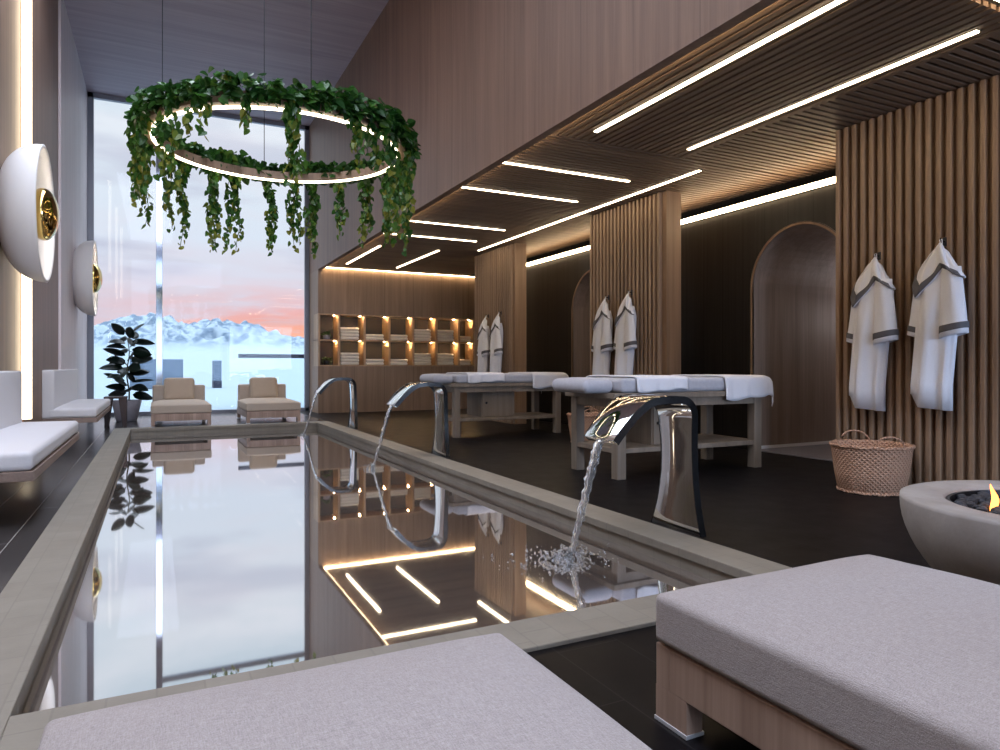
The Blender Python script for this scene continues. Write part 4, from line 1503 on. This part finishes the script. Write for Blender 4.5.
for k, (cx, cy, h) in enumerate([(-0.235, 0.10, 0.055), (-0.19, 0.16, 0.10), (-0.262, 0.06, 0.03), (-0.15, 0.05, 0.14), (-0.08, -0.04, 0.17), (-0.02, 0.08, 0.20), (0.06, -0.02, 0.17), (0.12, 0.08, 0.13), (0.03, 0.16, 0.12)]):
    rings = []
    for u in np.linspace(0, 1, 9):
        rad = (0.008 + 0.05 * h) * math.sin(PI * (0.18 + 0.82 * u)) ** 0.8 * (1 - 0.35 * u) + 0.0008
        bx_, by_ = 0.012 * math.sin(5 * u + k), 0.010 * math.cos(4 * u + k)
        rings.append([(cx + bx_ * u * 2 + rad * math.cos(2 * PI * j / 9), cy + by_ * u * 2 + rad * math.sin(2 * PI * j / 9), 0.385 + h * u) for j in range(9)])
    MB().loft(rings).build('flame', M['flame'] if k % 2 else M['flame_core'], t, smooth=True)

# ------------------------------------------------------------------ towel shelving
t = thing('towel_shelving', 'built-in oak towel shelving with fourteen lit compartments in the end wall', 'shelf', (SX0, YB, 0))
W_ = SX1 - SX0
pitch = 0.513
divs = [0.0, 0.41] + [0.41 + pitch * k for k in range(1, 6)] + [W_]
b = MB()
b.box(0, W_, SD, SD + 0.02, SZ0, SZ1)
b.build('back_panel', plain('dark_shelf_back', (0.022, 0.018, 0.016, 1), 0.6), t)
for z in (SZ0, (SZ0 + SZ1) / 2 - 0.012, SZ1 - 0.024):
    MB().box(0, W_, -0.004, SD, z, z + 0.024).build('board', M['shelf_wood'], t)
for d in divs:
    x0 = min(max(0, d - 0.02), W_ - 0.04)
    MB().box(x0, x0 + 0.04, -0.002, SD, SZ0 + 0.024, SZ1 - 0.024).build('divider', M['shelf_wood'], t)
ROWZ = [SZ0 + 0.024, (SZ0 + SZ1) / 2 + 0.012]
ROWT = [(SZ0 + SZ1) / 2 - 0.012, SZ1 - 0.024]
for r in range(2):
    for c in range(7):
        xr = divs[c + 1] - 0.02 - 0.045
        if c == 6:
            xr = W_ - 0.04 - 0.045
        MB().lathe([(0.001, ROWT[r] - 0.002), (0.012, ROWT[r] - 0.002), (0.012, ROWT[r])], 14, xr, 0.14).build('spot_light', M['led_niche'], t)
rowname = ['lower', 'upper']
ords = ['first', 'second', 'third', 'fourth', 'fifth', 'sixth', 'seventh']
proto = None
rr = random.Random(5)
for r in range(2):
    for c, nst in ((1, 4), (2, 2), (3, 2), (4, 4), (5, 4), (6, 2)):
        x0, x1 = divs[c] + 0.02, divs[c + 1] - 0.02
        hw_ = min(0.19, (x1 - x0) * 0.40)
        cx = x0 + hw_ + 0.015
        for k in range(nst):
            pos = {0: 'bottom', nst - 1: 'topmost'}.get(k, 'second' if k == 1 else 'third')
            lb = '%s folded cream towel of the stack in the %s filled compartment, %s shelf row' % (pos, ords[c - 1], rowname[r])
            loc = (SX0 + cx + rr.uniform(-0.006, 0.006), YB + 0.20, ROWZ[r] + 0.062 * k)
            b = MB()
            b.rbox(0, 0, 0.031, hw_, 0.16, 0.030, 0.028, crown=0.002, seg=5)
            if proto is None:
                proto = b.build('folded_towel', M['cream_towel'], smooth=True, weld=True)
                o = proto
            elif hw_ == 0.19:
                o = proto.copy()
                COL.objects.link(o)
            else:
                o = b.build('folded_towel', M['cream_towel'], smooth=True, weld=True)
            o.location = loc
            tag(o, lb, 'towel', 'folded cream towels on the shelves')
# two small plants in the dark end compartment
for r in range(2):
    t = thing('shelf_plant', ['small dark trailing plant in the lower end compartment', 'small dark trailing plant in the upper end compartment'][r], 'plant', (SX0 + 0.2, YB + 0.16, ROWZ[r]), 0, 'small plants on the shelves')
    MB().lathe([(0.001, 0), (0.06, 0), (0.075, 0.09), (0.068, 0.09), (0.06, 0.07), (0.001, 0.07)], 24).build('pot', M['pot'] if r else M['dark_metal'], t, smooth=True, weld=True)
    mb = MB()
    its = []
    for k in range(60):
        a = rnd(0, 6.28)
        q = rnd(0, 0.085)
        its.append(((q * math.cos(a), q * math.sin(a) * 0.8, rnd(0.07, 0.17) - q * 0.5), (math.cos(a), math.sin(a), rnd(-0.8, 0.6)), (0, -0.4, 1), rnd(0.04, 0.06), rnd(0, 0.4)))
    leaves(mb, its)
    mb.build('foliage', M['ivy'], t)

# ------------------------------------------------------------------ outside
def ridge(x):
    """ridge height profile over x at the far distance"""
    pts = [(-330, 16), (-215, 20), (-150, 15.0), (-95, 17), (-62, 20), (-40, 17), (-15, 22.5), (-2, 24), (12, 23), (25, 25.0), (42, 22), (60, 17.5), (82, 14), (100, 11.5), (150, 12.0), (200, 13.0), (300, 12), (420, 14)]
    return float(np.interp(x, [p[0] for p in pts], [p[1] for p in pts]))


xs = np.concatenate([np.linspace(-330, -100, 50), np.linspace(-98, 150, 250), np.linspace(155, 420, 40)])
ys = np.concatenate([[YW + 0.12], np.linspace(20, 300, 18), np.linspace(312, 420, 44)])
def terr(x, y):
    z = -0.06
    if y > 45:
        z += 7.4 * min(1, ((y - 45) / 265)) ** 0.9
    if y > 312:
        u = (y - 312) / 108
        f = math.sin(min(1, u / 0.7) * PI / 2) ** 1.3 if u < 0.7 else 1 - (u - 0.7) * 1.2
        amp = max(0, (ridge(x) - 8)) / 12
        r1 = 1 - abs(mnoise.noise((x * 0.030, y * 0.030, 1.3))) * 2
        r2 = 1 - abs(mnoise.noise((x * 0.075, y * 0.06, 7.1))) * 2
        r3 = mnoise.noise((x * 0.19, y * 0.15, 3.7))
        z += f * (ridge(x) - 8.2) + min(1, u * 4) * amp * (2.4 * r1 + 2.8 * r2 + 2.2 * r3 + 1.0 * mnoise.noise((x * 0.42, y * 0.33, 9.1)) - 2.0)
    return (x, y, z)
mb = MB()
mb.grid(terr, list(xs), list(ys))
mb.f = [tuple(reversed(f)) for f in mb.f]
o = mb.build('mountain_landscape', M['snow'], smooth=True)
tag(o, 'pale snow field and snowy mountain range beyond the tall window', 'landscape', None, 'structure')

t = thing('terrace_railing', 'glass terrace railing with a dark top rail outside the tall window', 'railing', (0, 16.0, 0))
MB().box(1.60, 7.0, -0.03, 0.03, 1.10, 1.19).build('top_rail', M['rail_dark'], t, bevel=0.006)
for (x0, x1) in ((1.62, 3.4), (3.42, 5.2), (5.22, 6.98)):
    MB().box(x0, x1, -0.006, 0.006, -0.05, 1.11).build('glass_panel', glassmat('railing_glass', (0.97, 0.99, 1.0, 1), 0.25) if x0 < 2 else bpy.data.materials['railing_glass'], t)
def block(label, x, y, wx, h, cap, grp='blue blocks on the snow'):
    t = thing('concrete_block', label, 'block', (x, y, -0.05), 0, grp)
    MB().box(-wx / 2, wx / 2, -0.4, 0.4, 0, h).build('body', M['blue_block'], t, bevel=0.02)
    if cap:
        MB().box(-wx / 2 - 0.01, wx / 2 + 0.01, -0.42, 0.41, 0, cap).build('plinth', M['rail_dark'], t)
# block positions from where they stand on the snow
block('wide blue-grey block on the snow behind the potted plant', 0.0, 34.0, 2.1, 1.30, 0.0)
block('narrow blue-grey post with dark plinth on the snow between the window chaises', 2.47, 34.0, 0.34, 1.25, 0.32)
